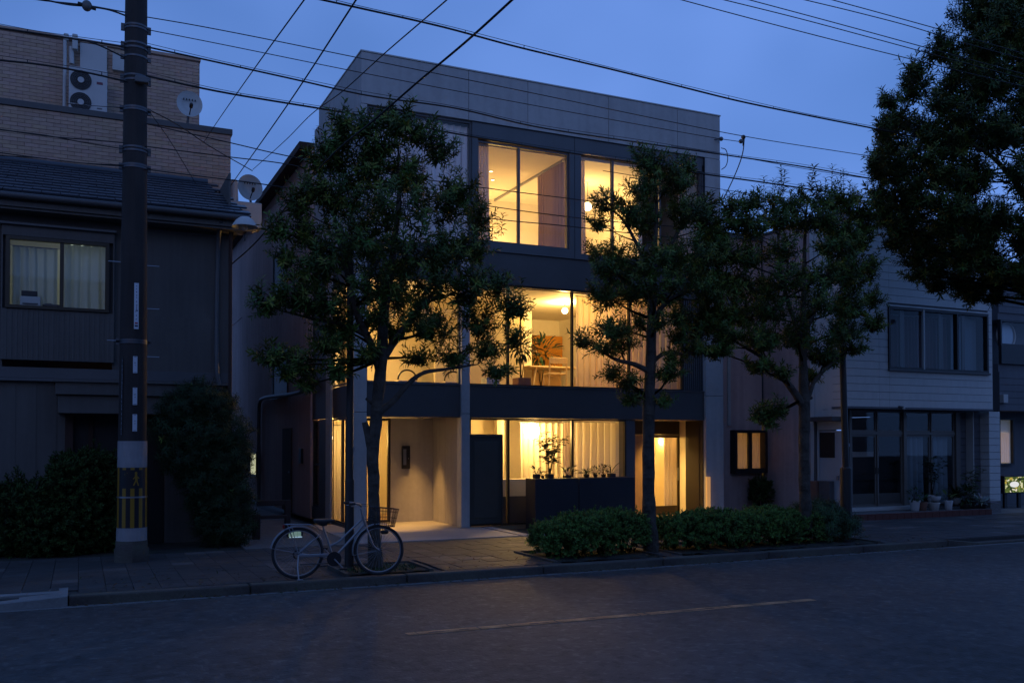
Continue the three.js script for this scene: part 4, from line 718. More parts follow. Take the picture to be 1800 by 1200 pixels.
{
  const o = thing('roof_vent', 'pale pipe and box behind the greyish dish at the end of the tiled roof', 'vent', [2.932, 6.993, -20.200]);
  localPart('box', rb(-.18, .55, -.6, -.05, -.3, .1, .02), M.oldPaint, o); localPart('pipe', new THREE.CylinderGeometry(.08, .1, .5, 12).translate(-.02, .15, 0), M.acWhite, o);
  const p = [2.492, 5.480, -16.000], l = thing('street_lamp', 'white domed street lamp with a clear bowl at the corner of the dark house', 'street lamp', [(2.375), .12, -16.7]);
  part('pole', bar([(2.375), .12, -16.7], [(2.359), (5.815), -16.7], .03, .03, 8), M.rust, l);
  part('arm', tube([[(2.362), (5.197), -16.7], [(2.430), (5.741), -16.65], [p[0], p[1] + .13, p[2]]], .015, 16, 6), M.rust, l);
  const R = .215; part('hood', lathe([[.02, .16], [.08, .155], [R * .7, .1], [R, 0], [R * 1.03, -.012], [R * .98, -.01], [R * .68, .085], [0, .14]], p, 28), M.oldPaint, l);
  part('bowl', lathe([[R * .97, -.012], [R * .9, -.06], [R * .6, -.12], [R * .2, -.145], [0, -.147]], p, 24), M.pane, l); part('bulb', sph(.05, [p[0], p[1] - .03, p[2]], 12, 8), M.acWhite, l); part('clamp', bar([p[0], p[1] - .14, p[2]], [p[0], p[1] - .24, p[2]], .012), M.black, l);
  // lit little window far down the alley and glowing box
  const w = thing('lit_window', 'small narrow lit window deep in the alley', 'window', [4.660, 1.212, -28.079]); const q = [4.660, 1.212, -28.079], q2 = [4.660, 1.203, -28.479], q3 = [4.660, 1.220, -27.689], h1 = (1.514), h0 = (0.910);
  part('frame', [bx(4.66, 4.72, h0 - .06, h1 + .06, q2[2] - .06, q3[2] + .06)], M.black, w);
  part('window_pane', [bx(4.645, 4.658, h0, h1, q2[2], q3[2])], lampGlow([.9, .9, .5], .55), w);
  const b = thing('glowing_box', 'small green and white glowing box low in the alley behind the bicycle', 'light box', [3.556, 0.163, -16.900]); localPart('case', rb(-.14, .14, -.1, .11, -.12, -.012, .01), M.black, b); localPart('emissive_panel', bx(-.11, .12, -.075, -.02, -.01, -.002), lampGlow([.55, .8, .9], .5), b); localPart('emissive_panel', bx(-.12, .1, -.015, .08, -.01, -.002), lampGlow([.12, .2, .02], .6), b);
  // reddish gate posts and bin at the alley mouth
  const g = thing('alley_gate', 'low dark reddish wooden gate frame at the mouth of the alley', 'gate', [3.2, .12, -17.4]);
  part('post', [rb(3.46, 3.56, .12, .78, -17.45, -17.35, .008), rb(2.8, 2.93, .12, .56, -17.0, -16.88, .008)], M.rust, g);
  part('rail', rb(2.95, 3.46, .68, .78, -17.44, -17.36, .008), M.rust, g); part('rail', rb(2.94, 3.46, .46, .52, -17.2, -17.14, .008), M.rust, g);
}
// ---------------------------------------------------------------- plain rendered house right of the concrete building
{
  const z = -18.4, t = thing('rendered_house', 'plain pinkish rendered house with one small lit window between the concrete and white siding buildings', 'house', [15, .12, z]);
  const wx0 = (14.537), wx1 = (15.454), y0 = (1.202), y1 = (2.118), yl = (2.206);
  const top = (6.886);
  part('wall', [bx(13.33, 15.49, .12, y0 - .1, z - .2, z), bx(13.33, 15.49, y1 + .01, yl - .003, z - .2, z), bx(13.33, 15.49, yl + .003, top, z - .2, z), bx(13.33, wx0 - .02, y0 - .1, y1 + .01, z - .2, z), bx(wx1 + .02, 15.49, y0 - .1, y1 + .01, z - .2, z), bx(13.33, 15.49, yl - .003, yl + .003, z - .2, z - .008), bx(13.33, 13.5, .12, top, -30, z - .2)], M.render, t);
  part('roof_edge', bx(13.33, 15.49, top, top + .12, -30, z + .08), M.darkMetal, t);
  part('corner_trim', rb((14.410), (14.497), yl + .05, top, z, z + .04, .006), M.oldPaint, t);
  const f = part('window', [bx(wx0 - .04, wx1 + .04, y1 - .04, y1 + .03, z + .002, z + .2), bx(wx0 - .04, wx1 + .04, y0 - .12, y0, z + .002, z + .2), bx(wx0 - .04, wx0 + .03, y0, y1 - .04, z + .002, z + .2), bx(wx1 - .03, wx1 + .04, y0, y1 - .04, z + .002, z + .2), bx((15.000), (15.097), y0, y1 - .04, z + .03, z + .1)], M.black, t);
  part('pane', sheetZ(wx0 + .03, wx1 - .03, y0, y1 - .04, z + .04), M.pane, f);
  part('room', [bx(wx0 - .4, wx1 + .4, y0 - .35, y0 - .3, -20.4, z - .21), bx(wx0 - .4, wx1 + .4, y1 + .3, y1 + .35, -20.4, z - .21), bx(wx0 - .45, wx0 - .4, y0 - .35, y1 + .35, -20.4, z - .21), bx(wx1 + .4, wx1 + .45, y0 - .35, y1 + .35, -20.4, z - .21), bx(wx0 - .45, wx1 + .45, y0 - .35, y1 + .35, -20.45, -20.4)], M.beige, t);
  curtain('ribbed orange blind curtain glowing in the small window of the rendered house', [wx0, z - .06], [wx1, z - .06], y0 - .05, y1 + .02, { amp: .02, fold: .075, mat: M.curtain, seed: 41 });
  globe('lamp in the small room of the rendered house', [(wx0 + wx1) / 2 + .1, y0 + .35, -19.7], .09, 3.2, 6);
}
// ---------------------------------------------------------------- white siding building with the glazed shop front
{
  const z = -15.6, xL = (15.536), xR = (20.272), yB = (2.655), yT = (7.026), zw = -16.05, zg = -16.25;
  const t = thing('siding_building', 'two-storey building with pale horizontal siding, dark upstairs windows and a glazed shop front', 'building', [18, .12, z]);
  const wx0 = (16.807), wx1 = (20.122), wt = (4.963), wb = (3.532);
  part('wall_core', [bx(xL + .02, xR - .02, yB + .01, wb, -22, z - .03), bx(xL + .02, xR - .02, wt, yT, -22, z - .03), bx(xL + .02, wx0, wb, wt, -22, z - .03), bx(wx1, xR - .02, wb, wt, -22, z - .03), bx(wx0, wx1, wb, wt, -22, -17.4)], M.darkSiding, t);
  const pitch = .172, jx = [xL, (16.517), wx0 + .03, (17.880), xR]; // boards in rows, cut at vertical joints and round the window
  for (let y = yB, r = 0; y < yT - .02; y += pitch, r++) {
    const ya = y, yb = Math.min(yT, y + pitch - .008), hit = yb > wb - .02 && ya < wt + .02, spans = [];
    if (hit) { spans.push([xL, jx[1]], [jx[1], wx0 - .01], [wx1 + .01, xR]); } else spans.push([xL, jx[1]], [jx[1], jx[2]], [jx[2], xR]);
    for (const [a, b] of spans) { const g = rb(a + .002, b - .002, ya, yb, z - .03, z + rr(-.0015, .0015), .003); g.translate(0, 0, 0); const uv = g.attributes.uv; for (let q = 0; q < uv.count; q++) uv.setXY(q, uv.getX(q) + r * .7, uv.getY(q) + r * 1.3); part('siding_board', g, M.siding, t); }
    part('siding_board', rb(xL - .001, xL + .02, ya, yb, zw, z - .031, .002), M.siding, t);
  }
  part('bottom_trim', [bx(xL - .02, xR + .01, yB - .045, yB - .003, zw, z + .012)], M.darkSiding, t);
  part('parapet_cap', [rb(xL - .03, xR + .03, yT, yT + .06, z - .2, z + .03, .01), bx(xL - .03, xL + .2, yT, yT + .06, -22, z - .205)], M.darkMetal, t);
  // upstairs window
  const m1 = (17.915), m2 = (19.053);
  const w = winUnit(t, wx0, wx1, wb, wt, z + .03, { mull: [m2], fw: .05, mw: .05, dep: .12, mat: M.black });
  part('white_bar', bx(m1 - .02, m1 + .02, wb + .02, wt - .02, z - .02, z + .04), M.oldPaint, w);
  part('sash', [bx((17.293), (17.420), wb + .05, wt - .05, z - .14, z - .1), bx((18.558), (18.692), wb + .05, wt - .05, z - .14, z - .1), bx((19.351), (19.450), wb + .05, wt - .05, z - .14, z - .1)], M.black, w);
  part('window_head', rb(wx0 - .03, wx1 + .03, wt + .003, wt + .045, z + .002, z + .05, .006), M.oldPaint, w);
  part('window_sill', rb(wx0 - .03, wx1 + .03, wb - .05, wb - .003, z + .002, z + .06, .006), M.darkMetal, w);
  // left side wall: siding return in front, plain white part with canopy and narrow door, rendered part behind
  const dz0 = (-16.464), dz1 = (-15.774), wz = (-16.746), dy = (2.110);
  part('side_wall', [bx(xL, xL + .019, dy + .02, yT - .01, wz, -16.052), bx(xL, xL + .019, dy + .02, yB - .05, -16.05, dz1 + .1), bx(xL, xL + .019, .12, dy + .018, wz, dz0 - .02), bx(xL, xL + .019, .12, dy + .018, dz1 + .02, dz1 + .1)], M.siding, t);
  part('side_wall_render', [bx(xL - .004, xL + .019, .12, yT - .01, -18.39, wz - .01)], M.render, t);
  part('wall_joint', [bx(xL - .012, xL - .0005, .12, yT - .3, wz + .14, wz + .16)], M.oldPaint, t);
  part('canopy', [rb(xL - .3, xL - .002, (2.325), (2.427), wz + .12, dz1 + .02, .01)], M.darkMetal, t);
  part('downpipe', [tube([[xL - .05, .5, wz + .2], [xL - .05, (2.312), wz + .2], [xL - .12, (2.378), wz + .24]], .035, 16, 8)], M.darkMetal, t);
  const dr = part('side_door', [bx(xL + .0, xL + .03, .14, dy, dz0, dz1)], std({ map: mottled(256, 1.5, [0.36, 0.38, 0.4], .1, 80), roughness: .6 }), t);
  part('door_window', [bx(xL - .012, xL - .001, (1.498), (2.072), dz0 + .02, (-15.976))], M.black, dr); part('handle', rb(xL - .05, xL - .002, 1.0, 1.1, dz1 - .12, dz1 - .07, .008), M.steel, dr);
  part('meter_box', [rb(xL - .16, xL - .02, .2, (0.969), (-16.327), (-15.989), .01)], M.greyMetal, t);
  part('post_box', [rb(xL - .2, xL - .02, .5, (0.958), (-16.563), (-16.362), .01)], M.clay, t);
  // shop front: aluminium frames, four doors, transoms, fascia board
  const gx = [(16.304), (17.109), (17.978), (18.896), (19.706)], tyb = (2.079), tyt = (2.590), fy = .34;
  const alu = std({ map: mottled(256, 1, [.16, .145, .13], .1, 81), metalness: .3, roughness: .45 });
  part('shop_header', bx(xL, xR - .6, tyt + .001, yB - .05, zg - .1, zg + .05), M.darkSiding, t);
  part('shop_post', [rb(gx[2] - .05, gx[2] + .05, fy, tyt, zg - .06, zg + .06, .006), rb(gx[0] - .09, gx[0] - .01, fy, tyt, zg - .06, zg + .04, .006), rb(gx[4] + .01, gx[4] + .16, fy, tyt, zg - .06, zg + .06, .006), bx(gx[0], gx[2] - .05, tyb - .05, tyb + .02, zg - .05, zg + .03), bx(gx[2] + .05, gx[4] + .01, tyb - .05, tyb + .02, zg - .05, zg + .03)], alu, t);
  const xs = [[gx[0], gx[1]], [gx[1], gx[2] - .05], [gx[2] + .05, gx[3]], [gx[3], gx[4]]];
  xs.forEach(([a, b], i) => {
    const zz = zg + (i % 2 ? .012 : -.012);
    winUnit(t, a + .003, b - .003, tyb + .023, tyt - .002, zz, { fw: .035, dep: .04, mat: alu, name: 'transom_window' });
    const d = winUnit(t, a + .003, b - .003, fy, tyb - .053, zz, { fw: .045, dep: .04, mat: alu, name: 'sliding_door' });
    if (i < 2) part('kick_panel', bx(a + .05, b - .05, fy + .045, fy + .3, zz - .035, zz - .02), alu, d); part('handle', bx(i % 2 ? a + .02 : b - .045, i % 2 ? a + .045 : b - .02, 1.1, 1.25, zz, zz + .012), M.black, d);
  });
  part('shop_interior', [bx(xL + .03, xL + .07, .3, yB - .1, -20.5, -16.42), bx(xL + .03, 20, .12, .3, -20.5, zg - .12), bx(xL + .03, 20, yB - .1, yB - .006, -20.5, zg - .12), bx(xL, 20.0, .12, yB, -20.6, -20.5), bx(gx[4] + .5, gx[4] + .55, .3, yB - .1, -20.5, zg - .1)], M.darkMetal, t);
  part('shelf', [bx(gx[0] + .1, gx[2] - .1, (1.487), (1.613), -17.2, -17)], M.oldPaint, t);
  // recessed and outer piers with boards
  const py = []; for (let y = .4; y < yB - .05; y += pitch) { py.push([y, Math.min(yB - .05, y + pitch - .008)]); }
  for (const [a, b] of py) { part('siding_board', rb(gx[4] + .165, (20.333), a, b, -16.4, -16.2, .003), M.darkSiding, t); part('siding_board', rb((20.102), (20.634), a, b, -16.4, -16, .003), M.darkSiding, t); part('siding_board', rb((20.332), (20.722), a, b, -16.4, -15.75, .003), M.siding, t); }
  part('pier_base', [rb((20.312), (20.703), .1, .4, -16.4, -15.72, .006)], M.gutter, t);
  part('corner_trim', [bx((20.072), (20.102), .4, yB - .05, -16.2, -15.995), bx(xR + .001, xR + .02, yB, yT - 1, z - .6, z - .01)], M.oldPaint, t);
  // brick step
  const sx0 = (15.387), sx1 = (19.887), step = thing('brick_step', 'low red brick step in front of the glazed shop', 'step', [sx0, .12, -15.4]);
  for (let i = 0, x = sx0; x < sx1 - .1; x += .222, i++) part('brick', rb(x, Math.min(sx1, x + .214), .1, .25 + rr(-.003, .003), -15.4, -15.3, .006), M.brick, step);
  part('slab', rb(sx0, sx1, .1, .255, -16.2, -15.405, .006), M.gutter, step); part('threshold', rb(xL + .1, gx[2] + .3, .258, .335, -16.3, -15.95, .008), M.oldPaint, step);
  const lt = thing('wall_spotlight', 'tiny white spotlight under the siding over the shop doors', 'spotlight', [17.126, 2.633, -15.500]); localPart('housing', bar([0, .03, -.1], [0, 0, .02], .03, .04, 10), M.darkMetal, lt); localPart('front', sph(.032, [.01, -.01, .03], 10, 8), M.acWhite, lt);
  curtain('dark plum curtains behind the left panes of the upstairs siding window', [wx0 + .06, z - .3], [m1 + .1, z - .3], wb, wt - .14, { amp: .03, fold: .12, seed: 51, mat: M.plum });
  curtain('dark plum curtains behind the middle panes of the upstairs siding window', [m1 + .12, z - .3], [m2, z - .3], wb, wt - .12, { amp: .03, fold: .12, seed: 52, mat: M.plum });
  curtain('grey-green blind behind the right pane of the upstairs siding window', [m2 + .08, z - .25], [wx1 - .1, z - .25], wb, wt - .1, { amp: .008, fold: .3, seed: 53, mat: M.slate });
  curtain('blue-grey curtain behind the third shop door', [gx[2] + .08, zg - .12], [gx[3] - .1, zg - .12], .36, tyb - .1, { amp: .04, fold: .2, seed: 54, mat: M.slate });
  curtain('blue-grey curtain with a pale patch behind the rightmost shop door', [gx[3] + .05, zg - .14], [gx[4] - .06, zg - .14], .36, tyb - .1, { amp: .04, fold: .2, seed: 55, mat: M.slate });
  // pots on the step
  const Y0 = .258, P = (label, px, o, dz = 0) => potted(label, [px, o.y ?? Y0, -15.6 + dz], o);
  P('tapered grey pot with a small bush leftmost of the pots by the shop', (17.608), { r: .12, h: .24, mat: M.potWhite, plant: 'bush', size: .3 });
  P('brown pot standing second from the left on the shop step', (17.789), { r: .12, h: .2, mat: M.clay, plant: 'broad', size: .28 }, .05);
  P('overturned stone pot under the white bowls on the shop step', (18.159), { r: .14, h: .18, mat: M.oldPaint, plant: 'grass', size: .12, n: .3 }, .05);
  P('lower white bowl with plant stacked above the stone pot', (18.297), { y: .45, r: .13, h: .13, kind: 'bowl', mat: M.potWhite, plant: 'grass', size: .2, n: .5 }, -.02);
  P('tall dark plant in a white bowl in front of the shop curtain', (18.301), { y: .4, r: .11, h: .2, kind: 'bowl', mat: M.potWhite, plant: 'tree', n: 3, size: 1.15, col: [.02, .035, .015] }, -.12);
  P('white tapered pot with a yellow-green plant near the middle of the step', (18.589), { r: .1, h: .22, mat: M.potWhite, plant: 'broad', size: .3, col: [.08, .08, .02] }, .1);
  P('white bowl with dark ferny leaves beside the right doorpost', (19.123), { y: .36, r: .12, h: .16, kind: 'bowl', mat: M.potWhite, plant: 'grass', size: .45, n: 2, col: [.03, .05, .02] }, -.12);
  P('low spreading green plant in a dark pot right of the white pots', (19.206), { r: .14, h: .12, plant: 'bush', size: .4, n: 1.6 }, .05);
  P('tall mottled leafy plant before the siding pier', (19.503), { r: .13, h: .2, plant: 'tree', n: 4, size: .85, col: [.06, .08, .03] });
  P('silvery trailing plant at the right end of the shop step', (19.731), { r: .12, h: .1, plant: 'grass', size: .36, n: 2, col: [.3, .32, .3] }, .1);
  P('silver-leaved plant between the mottled plant and the trailing one', (19.577), { r: .1, h: .12, plant: 'grass', size: .3, n: 1.5, col: [.2, .23, .22] }, .05);
}
// ---------------------------------------------------------------- dark shop at the far right edge
{
  const z = -16.6, x0 = (21.840), t = thing('dark_shop', 'dark-sided building with a lit window at the right edge beyond the siding building', 'building', [24, .12, z]);
  const yB = (2.676), wt = (5.071), wb = (4.392), wbb = (3.909);
  part('wall', [bx(x0, 27, wt, 6.6, -21, z - .03), bx(x0, 27, yB, wbb, -21, z - .03), bx(x0, 27, .12, yB, -21, z - .9), bx(x0, 27, wbb, wt, -21, -17.6)], M.darkSiding, t);
  for (let y = yB, r = 0; y < 6.5; y += .172, r++) { if (y + .16 > wbb - .05 && y < wt + .03) continue; part('siding_board', rb(x0 + .002, 27, y, y + .164, z - .03, z + rr(-.001, .001), .003), M.darkSiding, t); }
  const w = winUnit(t, x0 + .05, 24, wb, wt, z + .02, { fw: .05, dep: .1, mat: M.black }); part('apron_panel', bx(x0 + .02, 24.1, wbb, wb - .002, z - .03, z + .06), M.black, w);
  const mir = part('round_mirror', new THREE.TorusGeometry(.36, .025, 8, 32).translate((22.574), (4.706), -16.95), M.oldPaint, t); part('mirror_face', new THREE.CircleGeometry(.35, 32).translate((22.574), (4.706), -16.96), M.steel, mir);
  part('wall_lamp', [rb((21.841), (22.015), (2.875), (3.098), z, z + .12, .01)], M.oldPaint, t);
  part('pier', bx(x0, x0 + .06, .12, yB, z - .9, z - .05), M.black, t);
  const lw = thing('lit_shop_window', 'narrow lit window with patterned curtain at the right edge of the street', 'window', [23.170, 1.834, -17.450]), a = (22.918), b = (23.425), ya = (1.269), yb = (2.463);
  part('frame', [bx(a - .04, a, ya, yb, -17.48, -17.4), bx(b, b + .05, ya, yb, -17.48, -17.4), bx(a - .04, b + .05, yb, yb + .05, -17.48, -17.4), bx(a - .04, b + .05, ya - .05, ya, -17.48, -17.4)], M.black, lw);
  part('lit_cloth', clothGeo([a, -17.45], [b - .08, -17.45], ya + .02, ya + (yb - ya) * .7, .015, .09, 3), lampGlow([.5, .3, .09], .3), lw); part('window_pane', bx(a, b, ya, yb, -17.49, -17.485), lampGlow([.25, .24, .12], .12), lw);
  const s = thing('light_box_sign', 'glowing rectangular light-box sign at the right edge of the street', 'sign', [22.353, 0.742, -16.550]), sx0 = (21.891), sx1 = (22.730), s0 = (0.537), s1 = (0.940);
  part('case', [rb(sx0 - .03, sx1 + .03, s0 - .03, s1 + .03, -16.7, -16.515, .01), bx(sx0 + .1, sx0 + .2, .12, s0 - .03, -16.66, -16.6), bx(sx1 - .2, sx1 - .1, .12, s0 - .03, -16.66, -16.6)], M.black, s);
  const cv = document.createElement('canvas'); cv.width = 256; cv.height = 180; const c = cv.getContext('2d'); c.fillStyle = '#5a6a2a'; c.fillRect(0, 0, 256, 180);
  for (let i = 0; i < 90; i++) { c.fillStyle = ['#39471c', '#c9b04a', '#e8e2b0', '#243015', '#8a9a50', '#fff6d8'][Math.floor(rnd() * 6)]; c.beginPath(); c.ellipse(rnd() * 256, rnd() * 180, rr(5, 22), rr(4, 14), rnd() * 3, 0, 7); c.fill(); }
  c.fillStyle = '#ffffff'; c.fillRect(70, 62, 84, 52); c.beginPath(); c.ellipse(112, 88, 55, 34, 0, 0, 7); c.fill(); c.fillStyle = '#20301a'; c.fillRect(150, 20, 70, 16); c.fillStyle = '#f4efc0'; c.fillRect(190, 70, 20, 60);
  const tx = new THREE.CanvasTexture(cv); tx.colorSpace = THREE.SRGBColorSpace;
  const pg = new THREE.PlaneGeometry(sx1 - sx0, s1 - s0); pg.translate((sx0 + sx1) / 2, (s0 + s1) / 2, -16.51);
  part('light_face', pg, new THREE.MeshStandardMaterial({ color: 0x222222, emissive: 0xffffff, emissiveMap: tx, emissiveIntensity: .75 }), s);
  const ra = new THREE.RectAreaLight(C(.9, .95, .6), .5, sx1 - sx0, s1 - s0); ra.position.set((sx0 + sx1) / 2 - s.position.x, (s0 + s1) / 2 - s.position.y, -16.49 - s.position.z); ra.rotation.y = Math.PI; s.add(ra);
}
// houses on the near side of the street, behind the camera: they keep the low sky off the ground floors opposite
{
  const row = [[-34, -16, 7.2], [-15, -4.5, 6.2], [-3.5, 6.5, 7.6], [7.5, 19, 6.6], [20, 38, 8]];
  row.forEach(([a, b, h], i) => {
    const t = thing('opposite_house', ['wide plain house behind the camera far to the left', 'low plain house behind the camera to the left', 'plain house directly behind the camera', 'low plain house behind the camera to the right', 'tall plain house behind the camera far to the right'][i], 'house', [(a + b) / 2, .12, 5]);
    part('wall', bx(a, b, .12, h, 4.2, 13), M.render, t); part('roof', [bx(a - .3, b + .3, h, h + .2, 3.8, 13.4)], M.roofTile, t);
    for (let x = a + 1; x < b - 2; x += 2.6) for (const y of [1, 3.9]) { const w = part('window', [bx(x, x + 1.5, y, y + 1.2, 4.14, 4.2)], M.bronze, t); part('pane', bx(x + .06, x + 1.44, y + .06, y + 1.14, 4.12, 4.14), M.black, w); }
  });
}
// ---------------------------------------------------------------- utility pole
const PX = .7, PZ = -14.62, pr = (y) => .207 - (y - .12) * .0066;
{
  const p = thing('utility_pole', 'thick dark utility pole with yellow and black striped band and small white plates', 'utility pole', [PX, .12, PZ]);
  const top = 12, H = (py) => { return py; };
  part('shaft', (() => { const g = new THREE.CylinderGeometry(pr(top), pr(.12), top - .12, 40, 12); g.translate(PX, (top + .12) / 2, PZ); const uv = g.attributes.uv; for (let i = 0; i < uv.count; i++) uv.setXY(i, uv.getX(i) * 1.2, uv.getY(i) * 12); return g; })(), M.poleDark, p);
  part('collar', lathe([[pr(.3) + .03, .12], [pr(.3) + .03, .3], [pr(.3) + .012, .33], [pr(.3) + .012, .42], [pr(.4), .43]], [PX, 0, PZ], 40), M.kerb, p);
  const sleeve = (y0, y1, extra, mat, name) => { const g = new THREE.CylinderGeometry(pr(y1) + extra, pr(y0) + extra, y1 - y0, 48, 1, true); g.rotateY(Math.PI); g.translate(PX, (y0 + y1) / 2, PZ); return part(name, g, mat, p); };
  const y = { w0: (0.314), s0: (0.616), s1: (1.482), w1: (1.866), strap: (1.057) };
  sleeve(y.w0, y.s0 - .002, .006, M.poleBand, 'white_band'); sleeve(y.s1 + .002, y.w1, .006, M.poleBand, 'white_band');
  // printed warning sleeve: yellow stripes on black, a small walking figure above
  const cv = document.createElement('canvas'); cv.width = 1024; cv.height = 640; const c = cv.getContext('2d'); c.fillStyle = '#15151a'; c.fillRect(0, 0, 1024, 640); c.fillStyle = '#8f6a14';
  const n = 11; for (let i = 0; i < n; i++) c.fillRect(i * 1024 / n + 20, 0, 44, 640);
  for (const cx of [512, 0, 1024]) { c.fillStyle = '#15151a'; c.fillRect(cx - 128, 24, 256, 196); }
  c.fillStyle = '#8f6a14'; c.save(); c.translate(545, 120); c.beginPath(); c.ellipse(0, -62, 15, 16, 0, 0, 7); c.fill(); c.lineWidth = 22; c.strokeStyle = '#8f6a14'; c.lineCap = 'round';
  const ln = (a, b, q, d, w) => { c.lineWidth = w; c.beginPath(); c.moveTo(a, b); c.lineTo(q, d); c.stroke(); }; ln(0, -38, 4, 8, 28); ln(4, 8, 26, 66, 15); ln(2, 8, -24, 64, 15); ln(0, -34, 32, -8, 11); ln(0, -34, -28, -2, 11); c.restore();
  c.fillStyle = '#6d5412'; c.fillRect(420, 60, 6, 22); c.fillRect(446, 52, 6, 12);
  const tx = new THREE.CanvasTexture(cv); tx.colorSpace = THREE.SRGBColorSpace;
  sleeve(y.s0, y.s1, .008, std({ map: tx, roughness: .45 }), 'striped_sleeve');
  sleeve(y.strap - .012, y.strap + .012, .013, M.steel, 'strap');
  // plates
  const plate = (x0, x1, py0, py1, marks, name) => {
    const yb = py1, yt = py0, ym = (yb + yt) / 2, r = pr(ym) + .012, th = (x0 + x1) / 2, w = x1 - x0, g = new THREE.CylinderGeometry(pr(yt) + .012, pr(yb) + .012, yt - yb, 8, 1, true, th - w / 2, w); g.translate(PX, ym, PZ);
    const k = document.createElement('canvas'); k.width = 64; k.height = 384; const q = k.getContext('2d'); q.fillStyle = '#c3c9d2'; q.fillRect(0, 0, 64, 384); marks(q);
    const t = new THREE.CanvasTexture(k); t.colorSpace = THREE.SRGBColorSpace; return part(name, g, std({ map: t, roughness: .4 }), p);
  };
  const glyph = (q, cx, cy, s, col = '#1c2333', seed = 3) => { q.strokeStyle = col; q.lineWidth = s * .13; for (let i = 0; i < 4 + seed % 3; i++) { q.beginPath(); q.moveTo(cx + rr(-.5, .5) * s, cy + rr(-.5, .5) * s); q.lineTo(cx + rr(-.5, .5) * s, cy + rr(-.5, .5) * s); q.stroke(); } };
  plate(-.02, .31, (4.153), (3.485), (q) => { for (let i = 0; i < 8; i++) glyph(q, 32, 24 + i * 26, 16 + (i === 6 ? 12 : 0), '#1c2333', i); glyph(q, 32, 232, 40, '#161c2c', 9); glyph(q, 32, 270, 16); glyph(q, 32, 300, 18); q.fillStyle = '#a03040'; q.fillRect(12, 328, 40, 14); q.fillStyle = '#30384c'; q.fillRect(10, 350, 44, 16); }, 'plate');
  const small = (q) => { q.fillStyle = '#4a5264'; q.fillRect(14, 12, 36, 10); q.fillRect(10, 362, 44, 10); glyph(q, 32, 150, 30); glyph(q, 34, 210, 26); };
  plate(-.06, .24, (3.090), (2.847), small, 'plate'); plate(-.06, .24, (2.637), (2.387), small, 'plate'); plate(-.06, .24, (2.252), (2.006), small, 'plate');
  const cvt = (q) => { q.fillStyle = '#17171c'; q.fillRect(0, 0, 64, 384); for (let i = 0; i < 17; i++) glyph(q, 32, 18 + i * 22, 24, '#9aa0aa', i); };
  plate(-.95, -.8, (3.074), (1.948), cvt, 'lettering_strip');
  // bands and clamps
  for (const py of [(7.953), (7.911), (7.685), (7.618), (7.492), (7.208), (7.141), (6.740), (6.706), (6.153), (6.103), (5.895), (5.861), (3.328), (3.295)]) {
    sleeve(py - .014, py + .014, .008, M.band, 'band'); part('clamp', [bx(PX - pr(py) - .05, PX - pr(py), py - .03, py + .03, PZ - .02, PZ + .02), bx(PX + pr(py), PX + pr(py) + .05, py - .03, py + .03, PZ - .02, PZ + .02)], M.greyMetal, p);
  }
  for (const [py, s] of [[(4.473), -1], [(4.448), 1], [(3.813), 1], [(3.322), -1], [(3.105), 1]]) part('step_bolt', bar([PX + s * pr(py), py, PZ], [PX + s * (pr(py) + .17), py, PZ], .009, .009, 6), M.steel, p);
  part('junction', [rb(PX - .02, PX + .17, (7.071), (7.171), PZ + .15, PZ + .24, .02)], M.greyMetal, p);
}
// ---------------------------------------------------------------- overhead cables
function cable(label, pts, r, { messenger = 0, group, sag = 0 } = {}) {
  const t = thing('overhead_cable', label, 'cable', pts[0], group);
  part('cable', tube(pts, r * .82, Math.max(12, pts.length * 8), 6), M.cable, t);
  if (messenger) {
    const up = pts.map((p, i) => [p[0], p[1] + messenger * (.75 + .25 * Math.cos(i * 2.2)), p[2]]); part('messenger_wire', tube(up, .0045, Math.max(12, pts.length * 8), 5), M.cable, t);
    const a = new THREE.CatmullRomCurve3(pts.map(V), false, 'centripetal'), b = new THREE.CatmullRomCurve3(up.map(V), false, 'centripetal'), L = a.getLength(), hs = [];
    for (let s = .4; s < L; s += .95) hs.push(bar(a.getPointAt(s / L), b.getPointAt(Math.min(1, s / L)), .006, .006, 4)); part('hanger', hs, M.cable, t);
  }
  return t;
}
cable('uppermost thin wire leaving the pole to the right across the concrete parapet', [[0.847,8.111,-14.550],[1.419,8.119,-14.550],[2.420,8.108,-14.550],[4.013,8.070,-14.550],[6.785,8.009,-14.550],[10.116,7.919,-14.550],[11.896,7.886,-14.550],[15.572,7.934,-14.550],[20.047,7.979,-14.550]], .009);
cable('second thin wire from the pole top ending at the insulator beside the concrete building corner', [[0.848,7.925,-14.550],[1.830,7.902,-14.550],[4.155,7.834,-14.550],[6.785,7.789,-14.550],[10.115,7.756,-14.550],[11.271,7.754,-14.550],[11.755,7.765,-14.550]], .008);
cable('thick cable with messenger wire crossing just above the top floor windows', [[0.831,7.649,-14.500],[1.826,7.595,-14.500],[3.025,7.526,-14.500],[4.142,7.461,-14.500],[5.702,7.487,-14.500],[7.191,7.393,-14.500],[9.420,7.407,-14.500],[11.217,7.432,-14.500],[13.120,7.451,-14.500],[15.794,7.433,-14.500],[19.971,7.502,-14.500]], .016, { messenger: .055 });
cable('thick cable with messenger wire passing in front of the top floor windows', [[0.832,7.202,-14.450],[1.822,7.135,-14.450],[3.738,7.106,-14.450],[4.684,7.080,-14.450],[5.529,7.041,-14.450],[7.913,7.002,-14.450],[9.188,7.002,-14.450],[10.734,6.982,-14.450],[12.388,6.992,-14.450],[14.490,6.991,-14.450],[15.952,7.008,-14.450],[19.894,7.042,-14.450]], .018, { messenger: .06 });
